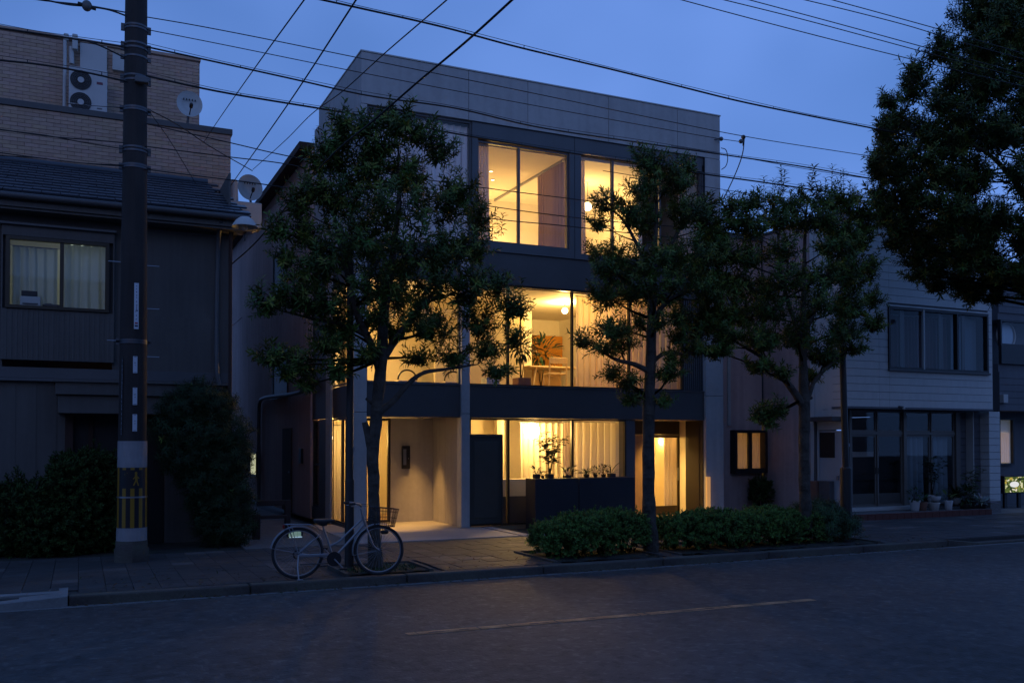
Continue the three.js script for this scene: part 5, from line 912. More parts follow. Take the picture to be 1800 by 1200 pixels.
cable('thin wire crossing the upper third of the lit top floor panes', [[0.832,6.514,-14.500],[2.041,6.395,-14.500],[2.854,6.311,-14.500],[4.509,6.229,-14.500],[6.310,6.196,-14.500],[7.813,6.197,-14.500],[8.467,6.198,-14.500],[10.860,6.208,-14.500],[13.110,6.211,-14.500]], .01);
cable('thin wire crossing the middle of the lit top floor panes', [[0.827,6.178,-14.500],[2.034,6.177,-14.500],[2.917,6.176,-14.500],[4.510,5.996,-14.500],[6.331,5.894,-14.500],[8.502,5.870,-14.500],[10.858,5.945,-14.500]], .01);
cable('lowest wire crossing the lit top floor panes above the sill', [[0.822,5.843,-14.500],[1.366,5.834,-14.500],[2.425,5.823,-14.500],[3.756,5.771,-14.500],[6.363,5.682,-14.500],[7.812,5.698,-14.500],[9.414,5.698,-14.500],[11.126,5.728,-14.500]], .011);
cable('thin wire from the concrete building corner to the right behind the tree tops', [[9.831,7.497,-16.600],[12.421,7.467,-16.600],[14.016,7.458,-16.600],[15.014,7.478,-16.600],[18.651,7.485,-16.600]], .008);
cable('thin wire passing above the right-hand tree tops', [[10.774,7.829,-15.500],[11.991,7.828,-15.500],[13.092,7.816,-15.500],[14.668,7.793,-15.500],[16.884,7.818,-15.500]], .007);
cable('top left wire pair running to the pole head', [[-1.124,8.098,-14.600],[-0.561,8.100,-14.600],[0.024,8.145,-14.600],[0.569,8.145,-14.600]], .011);
cable('lumpy spliced cable at the upper left ending at the pole head', [[-0.559,8.095,-14.550],[-0.197,8.087,-14.550],[0.039,8.110,-14.550],[0.324,8.117,-14.550],[0.568,8.073,-14.550]], .015);
cable('left cable with messenger wire reaching the pole below its head', [[-1.111,7.565,-14.500],[-0.623,7.577,-14.500],[-0.046,7.588,-14.500],[0.570,7.593,-14.500]], .016, { messenger: .06 });
cable('branch cable dipping from the left cable to the second pole clamp', [[0.028,7.585,-14.480],[0.214,7.545,-14.480],[0.403,7.480,-14.480],[0.540,7.430,-14.480]], .014);
cable('left thick cable with messenger wire crossing the air conditioner', [[-1.107,7.115,-14.500],[-0.619,7.144,-14.500],[-0.042,7.138,-14.500],[0.574,7.093,-14.500]], .017, { messenger: .07 });
cable('thin wire from the air conditioner to the pole', [[-0.273, 8.468, -20.000], [0.178, 7.666, -17.500], [0.550, 6.739, -14.600]], .008);
cable('upper one of two wires left of the pole over the tan tile wall', [[-1.097,6.162,-14.500],[-0.396,6.149,-14.500],[0.041,6.170,-14.500],[0.550,6.191,-14.500]], .01);
cable('lower sagging wire left of the pole over the tan tile wall', [[-1.097,6.154,-14.500],[-0.467,6.156,-14.500],[0.041,6.121,-14.500],[0.415,6.106,-14.500],[0.551,6.099,-14.500]], .009);
cable('upper wire just above the tiled roof left of the pole', [[-1.094,5.839,-14.500],[-0.464,5.826,-14.500],[0.044,5.827,-14.500],[0.545,5.866,-14.500]], .009);
cable('lower wire touching the tiled roof line left of the pole', [[-1.093,5.792,-14.500],[-0.606,5.824,-14.500],[-0.103,5.824,-14.500],[0.266,5.831,-14.500],[0.546,5.850,-14.500]], .008);
cable('black drop cable curving from the pole to the dish beside the alley', [[0.876, 6.764, -14.600], [1.395, 7.057, -16.000], [2.175, 7.368, -18.000], [3.309, 7.673, -20.300]], .013);
cable('thin stay wire falling steeply from the pole to the tiled roof', [[0.892, 6.732, -14.600], [1.351, 6.898, -16.500], [1.991, 6.781, -18.600]], .007);
cable('thick double cable spanning the sky above the concrete building', [[2.734,7.858,-12.400],[3.417,7.847,-12.400],[4.673,7.817,-12.400],[5.782,7.747,-12.400],[7.554,7.683,-12.400],[8.846,7.624,-12.400],[9.963,7.575,-12.400],[11.445,7.557,-12.400],[13.704,7.546,-12.400],[17.092,7.486,-12.400]], .017, { messenger: .05 });
cable('lowest of the five parallel wires at the upper right', [[7.214,7.956,-10.500],[8.474,7.929,-10.500],[10.066,7.905,-10.500],[11.915,7.895,-10.500],[14.495,7.890,-10.500]], .008);
cable('second lowest of the five parallel wires at the upper right', [[7.902,8.038,-10.400],[9.429,8.040,-10.400],[10.764,8.022,-10.400],[12.342,7.996,-10.400],[14.359,7.968,-10.400]], .008);
cable('middle one of the five parallel wires at the upper right', [[8.314,8.070,-10.300],[9.552,8.056,-10.300],[10.661,8.040,-10.300],[11.974,8.019,-10.300],[14.222,7.986,-10.300]], .008);
cable('second highest of the five parallel wires at the upper right', [[9.250,8.209,-10.200],[10.334,8.227,-10.200],[11.497,8.228,-10.200],[12.449,8.193,-10.200],[14.089,8.173,-10.200]], .008);
cable('highest of the five parallel wires at the upper right', [[9.688,8.255,-10.100],[10.915,8.248,-10.100],[12.266,8.235,-10.100],[13.952,8.205,-10.100]], .008);
cable('leftmost slanting wire rising across the blue sky to the top edge', [[2.301,8.206,-21.000],[2.037,7.210,-16.128],[1.697,5.874,-9.848],[1.543,5.250,-7.000]], .008);
cable('second slanting wire rising from the dish to the top edge', [[2.807,7.233,-21.000],[2.648,6.875,-18.404],[2.155,5.751,-10.325],[1.951,5.343,-7.000]], .01);
cable('third slanting wire passing the parapet corner of the concrete building', [[3.599,8.189,-22.000],[3.289,7.229,-16.511],[3.138,6.802,-13.848],[3.012,6.342,-11.621],[2.880,5.937,-9.273],[2.764,5.563,-7.228],[2.751,5.526,-7.000]], .008);
cable('thick slanting drop cable crossing the concrete parapet down to the dark house', [[3.344,5.649,-7.000],[3.256,5.601,-7.908],[3.142,5.579,-9.088],[3.036,5.542,-10.182],[2.889,5.513,-11.705],[2.540,5.064,-15.320],[2.397,4.978,-16.800]], .014);
cable('hanging drop wire from the end insulator to the concrete building side', [[11.894, 7.901, -14.600], [12.337, 7.813, -15.200], [13.167, 7.783, -16.500], [13.786, 7.604, -17.700]], .014);
cable('short looped lead on the corner of the concrete building', [[13.572, 8.738, -17.500], [13.625, 8.676, -17.400], [13.681, 8.483, -17.400], [13.623, 8.289, -17.400], [13.577, 8.230, -17.500]], .012);
cable('short wire clipped to the side wall near the alley lamp', [[2.404, 3.896, -16.800], [4.750, 5.893, -31.552], [4.750, 5.981, -27.801]], .01);
{
  const t = thing('cable_insulator', 'pair of small insulators where the wire ends right of the concrete building', 'insulator', [11.837, 7.836, -14.600]); localPart('insulator', [sph(.045, [.03, .05, 0], 10, 8), sph(.045, [-.03, -.04, 0], 10, 8)], M.greyMetal, t); localPart('link', bar([.03, .05, 0], [.02, -.12, 0], .012), M.cable, t);
  const u = thing('cable_insulator', 'small insulator on the right corner of the concrete building', 'insulator', [13.263, 8.791, -17.100]); localPart('insulator', [sph(.05, [0, 0, 0], 10, 8), bar([0, 0, 0], [-.12, 0, -.1], .015)], M.greyMetal, u);
  const v = thing('cable_splice', 'lump-shaped splice box on the cable at the upper left', 'splice', [0.039, 8.096, -14.500]); localPart('case', sph(.07, [0, 0, 0], 12, 10).scale(1, 1.15, .8), M.greyMetal, v); localPart('collar', bar([-.12, .01, 0], [.12, -.02, 0], .03), M.cable, v);
}
// ---------------------------------------------------------------- slender posts on the pavement
function post(label, at, r0, r1, h0, h, lean = 0) {
  const t = thing('street_post', label, 'post', at);
  localPart('base', lathe([[r0 * 1.25, 0], [r0 * 1.25, .03], [r0, .05], [r0, h0], [r1 * 1.05, h0 + .03]], [0, 0, 0], 20), M.postBrown, t);
  localPart('shaft', bar([0, h0, 0], [lean, h, 0], r1, r1 * .9, 16), M.postBrown, t); localPart('cap', sph(r1, [lean, h, 0], 12, 8), M.postBrown, t); localPart('bracket', [bx(r1 * .8, r1 * 1.3, h0 + .4, h0 + .46, -.02, .02)], M.steel, t);
  return t;
}
post('slender dark post behind the bicycle beside the corner column', [3.35, .12, -12.44], .062, .05, 1.2, 4.2);
post('dark post with thicker base behind the hedge in front of the siding building', [12.66, .12, -12.75], .105, .062, 1.25, 4.4, -.09);
// ---------------------------------------------------------------- street trees
const ZT = -12.3;
tree('street_tree', 'large leafy street tree behind the bicycle in front of the concrete building', [3.68, .12, ZT],
  [[[[3.680,0.096,-12.300],[3.654,0.662,-12.300],[3.652,1.283,-12.300],[3.634,1.749,-12.300],[3.689,2.294,-12.300],[3.736,2.764,-12.300],[3.767,3.235,-12.300],[3.798,3.708,-12.300],[3.910,4.426,-12.300],[3.990,5.147,-12.300],[3.988,5.943,-12.300]], [.115, .085, .08, .083, .086, .08, .068, .055, .04, .028, .012]],
   [[[3.705,2.248,-12.300],[3.916,2.415,-12.300],[4.162,2.682,-12.300],[4.371,2.823,-12.300],[4.755,2.892,-12.300],[5.193,2.972,-12.300]], [.05, .04, .033, .026, .02, .01]], [[[3.736,2.803,-12.300],[3.589,3.227,-12.300],[3.429,3.530,-12.300],[3.269,4.139,-12.300],[3.110,4.743,-12.300],[3.030,5.428,-12.300]], [.06, .05, .04, .03, .022, .01]], [[[3.767,3.000,-12.300],[3.995,3.325,-12.300],[4.327,3.741,-12.300],[4.753,4.254,-12.300],[5.103,4.774,-12.300]], [.06, .045, .034, .024, .012]], [[[3.549,3.303,-12.300],[3.193,3.440,-12.300],[2.808,3.495,-12.300],[2.358,3.582,-12.300]], [.035, .026, .018, .008]],
   [[[3.634,1.671,-12.300],[3.578,1.866,-12.300],[3.521,2.121,-12.300]], [.055, .05, .04]], [[[3.672,2.356,-12.300],[3.592,2.402,-12.300],[3.536,2.447,-12.300]], [.03, .025, .02]]],
  [[3.50,6.19,-12.30,0.35,0.19],[3.99,6.25,-12.30,0.44,0.24],[3.66,5.94,-12.30,0.39,0.27],[4.28,6.14,-12.30,0.32,0.20],[4.59,6.01,-12.30,0.31,0.28],[3.18,5.95,-12.30,0.22,0.27],[2.99,5.62,-12.30,0.31,0.27],[3.50,5.60,-12.30,0.51,0.35],[4.15,5.65,-12.30,0.48,0.36],[4.84,5.42,-12.30,0.34,0.33],[2.76,5.20,-12.30,0.32,0.23],[2.54,4.99,-12.30,0.26,0.20],[3.11,5.13,-12.30,0.46,0.31],[3.83,5.05,-12.30,0.63,0.39],[4.58,5.17,-12.30,0.44,0.32],[5.15,5.07,-12.30,0.25,0.29],[2.37,4.69,-12.30,0.22,0.16],[2.69,4.66,-12.30,0.35,0.26],[3.19,4.56,-12.30,0.54,0.35],[3.99,4.47,-12.30,0.63,0.40],[4.75,4.58,-12.30,0.49,0.32],[5.24,4.66,-12.30,0.25,0.18],[2.43,4.30,-12.30,0.19,0.15],[2.88,4.19,-12.30,0.46,0.29],[3.51,3.96,-12.30,0.47,0.31],[4.24,3.97,-12.30,0.56,0.36],[4.93,4.06,-12.30,0.45,0.33],[5.42,4.10,-12.30,0.28,0.23],[2.14,3.64,-12.30,0.25,0.19],[2.51,3.78,-12.30,0.34,0.24],[2.88,3.69,-12.30,0.38,0.27],[3.19,3.44,-12.30,0.35,0.27],[3.59,3.54,-12.30,0.27,0.23],[5.64,3.82,-12.30,0.27,0.20],[5.24,3.63,-12.30,0.39,0.29],[4.58,3.51,-12.30,0.44,0.31],[3.99,3.48,-12.30,0.32,0.24],[2.29,2.98,-12.30,0.30,0.13],[2.66,2.88,-12.30,0.29,0.20],[3.00,3.20,-12.30,0.31,0.23],[3.12,2.82,-12.30,0.19,0.17],[5.37,3.23,-12.30,0.33,0.23],[4.84,3.08,-12.30,0.32,0.19],[4.37,3.06,-12.30,0.22,0.14],[5.78,3.37,-12.30,0.22,0.20],[5.87,3.84,-12.30,0.18,0.15],[5.46,2.90,-12.30,0.23,0.13],[3.51,3.07,-12.30,0.19,0.16],[2.44,2.76,-12.30,0.16,0.10],[2.77,2.62,-12.30,0.17,0.11],[3.18,6.18,-12.30,0.15,0.17],[2.95,5.80,-12.30,0.17,0.17]], { density: 1.0, minY: (2.957), spires: [[3.06,6.00,-12.20,0.08,0.17],[2.90,5.73,-12.20,0.08,0.15],[4.46,6.14,-12.20,0.08,0.18],[3.87,6.37,-12.20,0.08,0.14],[5.42,4.95,-12.20,0.07,0.13],[5.69,4.02,-12.20,0.07,0.12]] });
tree('street_tree', 'street tree with tiered branches growing from the hedge in front of the lit windows', [8.2, .12, -12.35],
  [[[[8.180,0.104,-12.350],[8.140,0.749,-12.350],[8.133,1.644,-12.350],[8.147,2.541,-12.350],[8.182,3.262,-12.350],[8.206,3.986,-12.350],[8.252,4.804,-12.350],[8.309,5.628,-12.350],[8.257,6.260,-12.350]], [.13, .1, .095, .09, .085, .07, .05, .03, .012]], [[[8.138,2.973,-12.350],[7.874,3.071,-12.350],[7.563,3.122,-12.350],[7.308,3.244,-12.350],[7.106,3.393,-12.350]], [.05, .036, .028, .02, .01]], [[[8.183,3.578,-12.350],[8.356,3.950,-12.350],[8.574,4.146,-12.350],[8.961,4.310,-12.350],[9.415,4.435,-12.350]], [.05, .042, .035, .025, .012]], [[[8.170,3.082,-12.350],[8.461,3.274,-12.350],[8.845,3.271,-12.350],[9.352,3.403,-12.350]], [.04, .03, .024, .012]], [[[8.228,4.349,-12.350],[7.933,4.957,-12.350],[7.621,5.375,-12.350],[7.364,5.481,-12.350]], [.04, .03, .022, .01]], [[[8.251,4.532,-12.350],[8.633,5.112,-12.350],[8.911,5.508,-12.350],[9.251,5.777,-12.350]], [.04, .03, .022, .01]]],
  [[8.15,6.38,-12.35,0.29,0.16],[8.26,6.17,-12.35,0.38,0.24],[8.86,6.32,-12.35,0.26,0.20],[8.64,6.05,-12.35,0.44,0.26],[7.99,5.86,-12.35,0.31,0.22],[7.42,5.58,-12.35,0.32,0.21],[7.72,5.46,-12.35,0.37,0.29],[7.31,5.30,-12.35,0.19,0.14],[8.20,5.45,-12.35,0.41,0.34],[8.74,5.51,-12.35,0.39,0.29],[9.19,5.68,-12.35,0.35,0.28],[9.19,5.40,-12.35,0.37,0.30],[9.50,5.33,-12.35,0.32,0.26],[7.21,4.80,-12.35,0.18,0.12],[7.57,4.84,-12.35,0.31,0.18],[7.26,4.54,-12.35,0.30,0.18],[7.72,4.54,-12.35,0.41,0.27],[8.25,4.76,-12.35,0.42,0.33],[8.80,4.80,-12.35,0.46,0.35],[9.30,4.89,-12.35,0.41,0.34],[8.25,4.31,-12.35,0.42,0.25],[7.72,4.18,-12.35,0.41,0.23],[7.21,4.10,-12.35,0.25,0.14],[8.79,4.30,-12.35,0.42,0.29],[9.36,4.34,-12.35,0.41,0.34],[7.06,3.41,-12.35,0.17,0.16],[7.36,3.58,-12.35,0.33,0.21],[7.31,3.30,-12.35,0.28,0.12],[7.72,3.42,-12.35,0.32,0.23],[7.98,3.70,-12.35,0.23,0.18],[7.41,2.91,-12.35,0.21,0.11],[7.72,2.82,-12.35,0.27,0.14],[8.48,2.96,-12.35,0.27,0.16],[8.57,3.17,-12.35,0.24,0.16],[9.18,3.77,-12.35,0.46,0.30],[9.13,3.39,-12.35,0.48,0.17],[9.53,3.97,-12.35,0.36,0.28],[7.90,2.54,-12.35,0.23,0.11],[8.37,2.49,-12.35,0.18,0.09],[8.41,3.82,-12.35,0.22,0.20],[8.55,3.55,-12.35,0.20,0.15]], { density: 1.05, size: .95, minY: (2.361) });
tree('street_tree', 'street tree with upright feathery tips in front of the rendered house', [11.32, .12, ZT],
  [[[[11.304,0.360,-12.300],[11.272,1.042,-12.300],[11.266,1.821,-12.300],[11.273,2.602,-12.300],[11.252,3.188,-12.300],[11.259,3.971,-12.300],[11.291,4.759,-12.300],[11.323,5.549,-12.300],[11.378,6.049,-12.300]], [.11, .095, .09, .092, .07, .055, .04, .028, .012]], [[[11.246,2.484,-12.300],[10.974,2.790,-12.300],[10.667,3.071,-12.300],[10.366,3.271,-12.300],[10.009,3.427,-12.300],[9.601,3.597,-12.300]], [.07, .058, .045, .035, .024, .012]], [[[11.323,2.554,-12.300],[11.400,2.702,-12.300],[11.504,2.901,-12.300],[11.868,3.209,-12.300],[12.333,3.528,-12.300]], [.05, .036, .03, .022, .012]], [[[11.256,3.579,-12.300],[11.009,4.054,-12.300],[10.802,4.624,-12.300],[10.721,5.199,-12.300],[10.873,5.797,-12.300]], [.045, .036, .028, .02, .01]], [[[11.269,3.678,-12.300],[11.554,4.185,-12.300],[11.818,4.799,-12.300],[12.022,5.618,-12.300]], [.045, .034, .026, .01]], [[[11.260,2.601,-12.300],[11.349,2.662,-12.300],[11.438,2.605,-12.300]], [.04, .03, .03]]],
  [[11.00,5.96,-12.30,0.45,0.23],[11.57,6.02,-12.30,0.42,0.24],[12.09,6.08,-12.30,0.32,0.24],[10.45,5.94,-12.30,0.19,0.17],[12.42,5.91,-12.30,0.28,0.22],[10.69,5.63,-12.30,0.41,0.23],[11.31,5.65,-12.30,0.51,0.29],[11.96,5.66,-12.30,0.46,0.30],[12.63,5.73,-12.30,0.26,0.24],[9.91,5.74,-12.30,0.15,0.15],[9.67,5.72,-12.30,0.17,0.15],[9.79,5.47,-12.30,0.38,0.24],[10.20,5.39,-12.30,0.30,0.21],[12.49,5.46,-12.30,0.40,0.28],[11.95,5.26,-12.30,0.46,0.32],[11.31,5.15,-12.30,0.29,0.25],[10.62,5.09,-12.30,0.31,0.25],[9.49,4.99,-12.30,0.43,0.32],[9.90,4.89,-12.30,0.34,0.28],[12.75,4.97,-12.30,0.26,0.26],[12.28,4.78,-12.30,0.42,0.32],[11.75,4.79,-12.30,0.36,0.30],[11.11,4.60,-12.30,0.39,0.27],[10.44,4.55,-12.30,0.44,0.31],[9.78,4.55,-12.30,0.41,0.32],[9.43,4.52,-12.30,0.34,0.28],[12.82,4.42,-12.30,0.22,0.22],[12.41,4.29,-12.30,0.38,0.30],[11.81,4.20,-12.30,0.38,0.30],[11.05,4.15,-12.30,0.37,0.27],[10.37,4.06,-12.30,0.44,0.31],[9.78,4.03,-12.30,0.41,0.30],[9.41,3.87,-12.30,0.33,0.26],[12.74,3.95,-12.30,0.26,0.20],[12.14,3.82,-12.30,0.36,0.26],[11.49,3.69,-12.30,0.37,0.26],[10.83,3.66,-12.30,0.41,0.27],[10.15,3.55,-12.30,0.40,0.25],[9.54,3.55,-12.30,0.37,0.22],[9.45,3.33,-12.30,0.32,0.11],[12.40,3.55,-12.30,0.26,0.16],[11.74,3.40,-12.30,0.40,0.18],[12.00,3.29,-12.30,0.26,0.12],[10.18,3.10,-12.30,0.32,0.10],[10.61,3.02,-12.30,0.25,0.10],[11.58,3.00,-12.30,0.16,0.09],[10.24,2.31,-12.30,0.21,0.13],[10.54,2.38,-12.30,0.21,0.17],[10.39,2.22,-12.30,0.17,0.13]], { density: 1.25, size: .95, minY: (2.552), spires: [[10.78,6.33,-12.20,0.12,0.25],[11.43,6.39,-12.20,0.12,0.25],[11.96,6.48,-12.20,0.12,0.26],[10.36,6.04,-12.20,0.10,0.19],[11.06,6.09,-12.20,0.10,0.17],[11.67,6.21,-12.20,0.10,0.18],[9.91,5.84,-12.20,0.09,0.17],[9.63,5.76,-12.20,0.09,0.15],[9.25,5.81,-12.20,0.09,0.17],[12.35,6.05,-12.20,0.10,0.16]] });
tree('large_tree', 'big dark tree overhanging the upper right corner of the street', [18.6, .12, -11.9],
  [[[[18.6, .12, -11.9], [18.5, 1.6, -11.95], [18.3, 3.2, -12], [18.2, 5, -12.1], [17.9, 7, -12.1], [17.6, 9, -12.2]], [.22, .17, .16, .14, .1, .04]], [[[18.3, 3.4, -12], [17.3, 4.3, -12.1], [16.2, 5.2, -12.2], [15, 5.9, -12.2]], [.1, .08, .05, .02]], [[[18.2, 5, -12.1], [17.1, 6.3, -12.1], [15.8, 7.3, -12.1], [14.8, 7.6, -12.2]], [.09, .07, .045, .02]], [[[18.25, 4.6, -12], [19.4, 5.6, -11.9], [20.5, 6.5, -11.9]], [.09, .06, .02]]],
  [[15.91,11.02,-12.10,0.66,0.66],[16.58,11.17,-12.10,0.67,0.67],[15.74,10.21,-12.10,0.55,0.49],[16.56,10.15,-12.10,0.67,0.61],[15.26,9.57,-12.10,0.39,0.39],[16.05,9.50,-12.10,0.60,0.49],[14.42,8.94,-12.10,0.23,0.23],[14.79,8.79,-12.10,0.38,0.36],[15.56,8.75,-12.10,0.54,0.46],[16.54,9.03,-12.10,0.67,0.58],[14.04,8.40,-12.10,0.23,0.23],[14.48,8.20,-12.10,0.42,0.36],[15.24,8.05,-12.10,0.54,0.45],[16.18,8.08,-12.10,0.60,0.53],[16.86,8.18,-12.10,0.61,0.56],[13.67,7.76,-12.10,0.23,0.21],[14.11,7.62,-12.10,0.38,0.31],[13.53,7.22,-12.10,0.21,0.16],[13.88,7.06,-12.10,0.37,0.31],[14.62,7.32,-12.10,0.51,0.42],[15.54,7.28,-12.10,0.56,0.48],[16.27,7.21,-12.10,0.62,0.53],[13.31,6.83,-12.10,0.20,0.13],[13.52,6.55,-12.10,0.29,0.23],[14.17,6.57,-12.10,0.48,0.40],[14.98,6.51,-12.10,0.55,0.45],[15.92,6.40,-12.10,0.61,0.50],[16.66,6.37,-12.10,0.62,0.55],[13.65,6.10,-12.10,0.27,0.19],[13.94,5.92,-12.10,0.37,0.29],[14.60,5.83,-12.10,0.51,0.38],[15.43,5.69,-12.10,0.56,0.43],[16.16,5.54,-12.10,0.59,0.44],[13.79,5.59,-12.10,0.25,0.21],[14.22,5.37,-12.10,0.36,0.27],[14.84,5.19,-12.10,0.40,0.30],[15.58,5.00,-12.10,0.35,0.26],[16.07,4.98,-12.10,0.37,0.28],[16.56,5.13,-12.10,0.38,0.38],[14.36,5.02,-12.10,0.27,0.19],[15.11,4.91,-12.10,0.30,0.17],[15.89,4.70,-12.10,0.24,0.15],[16.31,4.69,-12.10,0.26,0.13],[17.75,10.27,-12.10,0.69,0.69],[18.08,9.17,-12.10,0.69,0.69],[18.23,7.80,-12.10,0.69,0.69],[18.03,6.51,-12.10,0.69,0.69],[17.49,5.66,-12.10,0.57,0.57],[13.23,6.26,-12.10,0.12,0.08],[13.07,6.88,-12.10,0.12,0.08],[13.37,6.10,-12.10,0.12,0.08]], { full: true, density: 1.9, size: 1.1, tone: .6, minY: 3, zdepth: 1.5, limbR: .06, spires: [[12.95,6.86,-12.10,0.08,0.14],[13.40,7.62,-12.10,0.08,0.16],[13.63,8.41,-12.10,0.08,0.17],[13.04,6.19,-12.10,0.08,0.14],[14.21,9.08,-12.10,0.08,0.17]] });
// ---------------------------------------------------------------- hedges and shrubs
const gh = 'clipped hedge along the kerb';
shrub('kerb_hedge', 'left clump of the clipped hedge between the bicycle and the tiered tree', 'hedge', [[6.25, 6.95, .13, .57, -12.9, -12.1], [6.65, 7.5, .13, .68, -12.95, -12.05], [7.25, 8.05, .13, .7, -12.9, -12.1]], { n: 2100, group: gh, tone: 1.9 });
shrub('kerb_hedge', 'long right part of the clipped hedge between the tiered tree and the dark post', 'hedge', [[8.45, 9.25, .13, .6, -12.9, -12.1], [9.0, 9.9, .13, .66, -12.95, -12.05], [9.65, 10.55, .13, .6, -12.9, -12.1], [10.3, 11.1, .13, .66, -12.95, -12.1], [10.85, 11.65, .13, .58, -12.9, -12.15]], { n: 2100, group: gh, tone: 1.9 });
shrub('fern_clump', 'brighter leafy clump at the right end of the hedge beside the dark post', 'plant', [[11.5, 12.15, .13, .66, -12.9, -12.2], [12.05, 12.4, .13, .42, -12.7, -12.2]], { n: 1200, sprigs: bushSprigs, tone: 1.5, group: undefined });
shrub('garden_hedge', 'low dark hedge at the lower left edge in front of the dark house', 'hedge', [[-1.32, -0.23, 0.12, 1.18, -16.65, -15.75], [-0.77, 0.1, 0.12, 0.8, -16.2, -15.6]], { n: 1500, tone: .6, bare: .9, sprigs: hedgeSprigs, size: 1.3 });
shrub('garden_hedge', 'taller dark hedge immediately left of the utility pole', 'hedge', [[-0.48, 0.61, 0.12, 1.65, -16.65, -15.75]], { n: 1500, tone: .7, bare: .9, size: 1.3 });
{ // tall ragged shrub right of the pole
  const z = -16.1, lobes = [[1.75,2.57,-16.10,0.38,0.24],[1.53,2.34,-16.10,0.42,0.28],[2.06,2.39,-16.10,0.36,0.27],[1.35,2.01,-16.10,0.28,0.26],[1.80,1.96,-16.10,0.56,0.36],[2.30,1.96,-16.10,0.31,0.31],[1.62,1.59,-16.10,0.47,0.33],[2.16,1.54,-16.10,0.43,0.36],[2.44,1.63,-16.10,0.19,0.23],[1.89,1.21,-16.10,0.47,0.32],[2.30,1.15,-16.10,0.32,0.32],[1.98,0.83,-16.10,0.38,0.28],[2.35,0.77,-16.10,0.32,0.32],[2.08,0.45,-16.10,0.38,0.27],[2.40,0.39,-16.10,0.29,0.27]], t = tree('garden_shrub', 'tall ragged shrub between the utility pole and the alley', [(2.125), .12, z], [[[[2.152,0.068,-16.100],[2.112,0.685,-16.100],[1.999,1.349,-16.100],[1.886,2.010,-16.100],[1.793,2.481,-16.100]], [.05, .04, .035, .025, .01]]], lobes, { density: .02, zdepth: .3, limbR: .02 });
  const l = []; for (const [x, y, zz, rx0, ry0] of lobes) for (let i = 0, rx = rx0 * .78, ry = ry0 * .78; i < 560 * rx * ry * 6; i++) { const b = ball(); if (b.length() < .5) b.setLength(rr(.5, 1)); const d = b.clone().add(new THREE.Vector3(0, rr(0, .6), 0)); l.push({ p: new THREE.Vector3(x + b.x * rx0 * .78, y + b.y * ry0 * .78, zz + b.z * rx0 * .9), d, s: rr(.7, 1.2) }); }
  foliage('leaves', l, bushSprigs, dullLeafMat, t, .85);
}
shrub('corner_shrub', 'small dark conical shrub under the lit window of the rendered house', 'shrub', [[(14.968), (15.354), .13, .95, -18.3, -17.8]], { n: 1500, tone: .7 });
tag(struct('moss', (() => { const gs = []; for (let i = 0; i < 500; i++) { const a = rnd() * 6.28, r = Math.sqrt(rnd()), x = 3.7 + Math.cos(a) * r * .55, z = -12.2 + Math.sin(a) * r * .38; gs.push(aim(leaf(.05, .012, .3), new THREE.Vector3(x, .13, z), new THREE.Vector3(rr(-.6, .6), 1, rr(-.6, .6)))); } return gs; })(), std({ color: C(.05, .07, .02), roughness: .9 })), 'mossy tufts of grass round the foot of the large leafy street tree', 'grass').userData.kind = 'stuff';
{ // fallen leaves and twigs gathered along the kerb, in the beds and in the gutter
  const gs = []; for (let i = 0; i < 900; i++) { const x = rr(0, 14), k = rnd(), z = k < .45 ? -11.62 + Math.abs(rr(-.1, .1)) * 1.2 : k < .8 ? -11.8 - Math.pow(rnd(), 2) * .9 : rr(-13.4, -11.9), y = z > -11.6 ? .012 : .128; if (z > -11.64 && z < -11.59) continue; gs.push(paint(aim(leaf(rr(.04, .085), rr(.014, .028), rr(-.3, .3)), new THREE.Vector3(x, y, z), new THREE.Vector3(rr(-1, 1), rr(-.05, .15), rr(-1, 1)), rr(-.4, .4)), [rr(.04, .12), rr(.035, .07), rr(.012, .03)])); }
  const m = part('leaf_litter', gs, dullLeafMat); tag(m, 'scatter of fallen leaves along the kerb and the planting beds', 'leaf litter'); m.userData.kind = 'stuff';
}
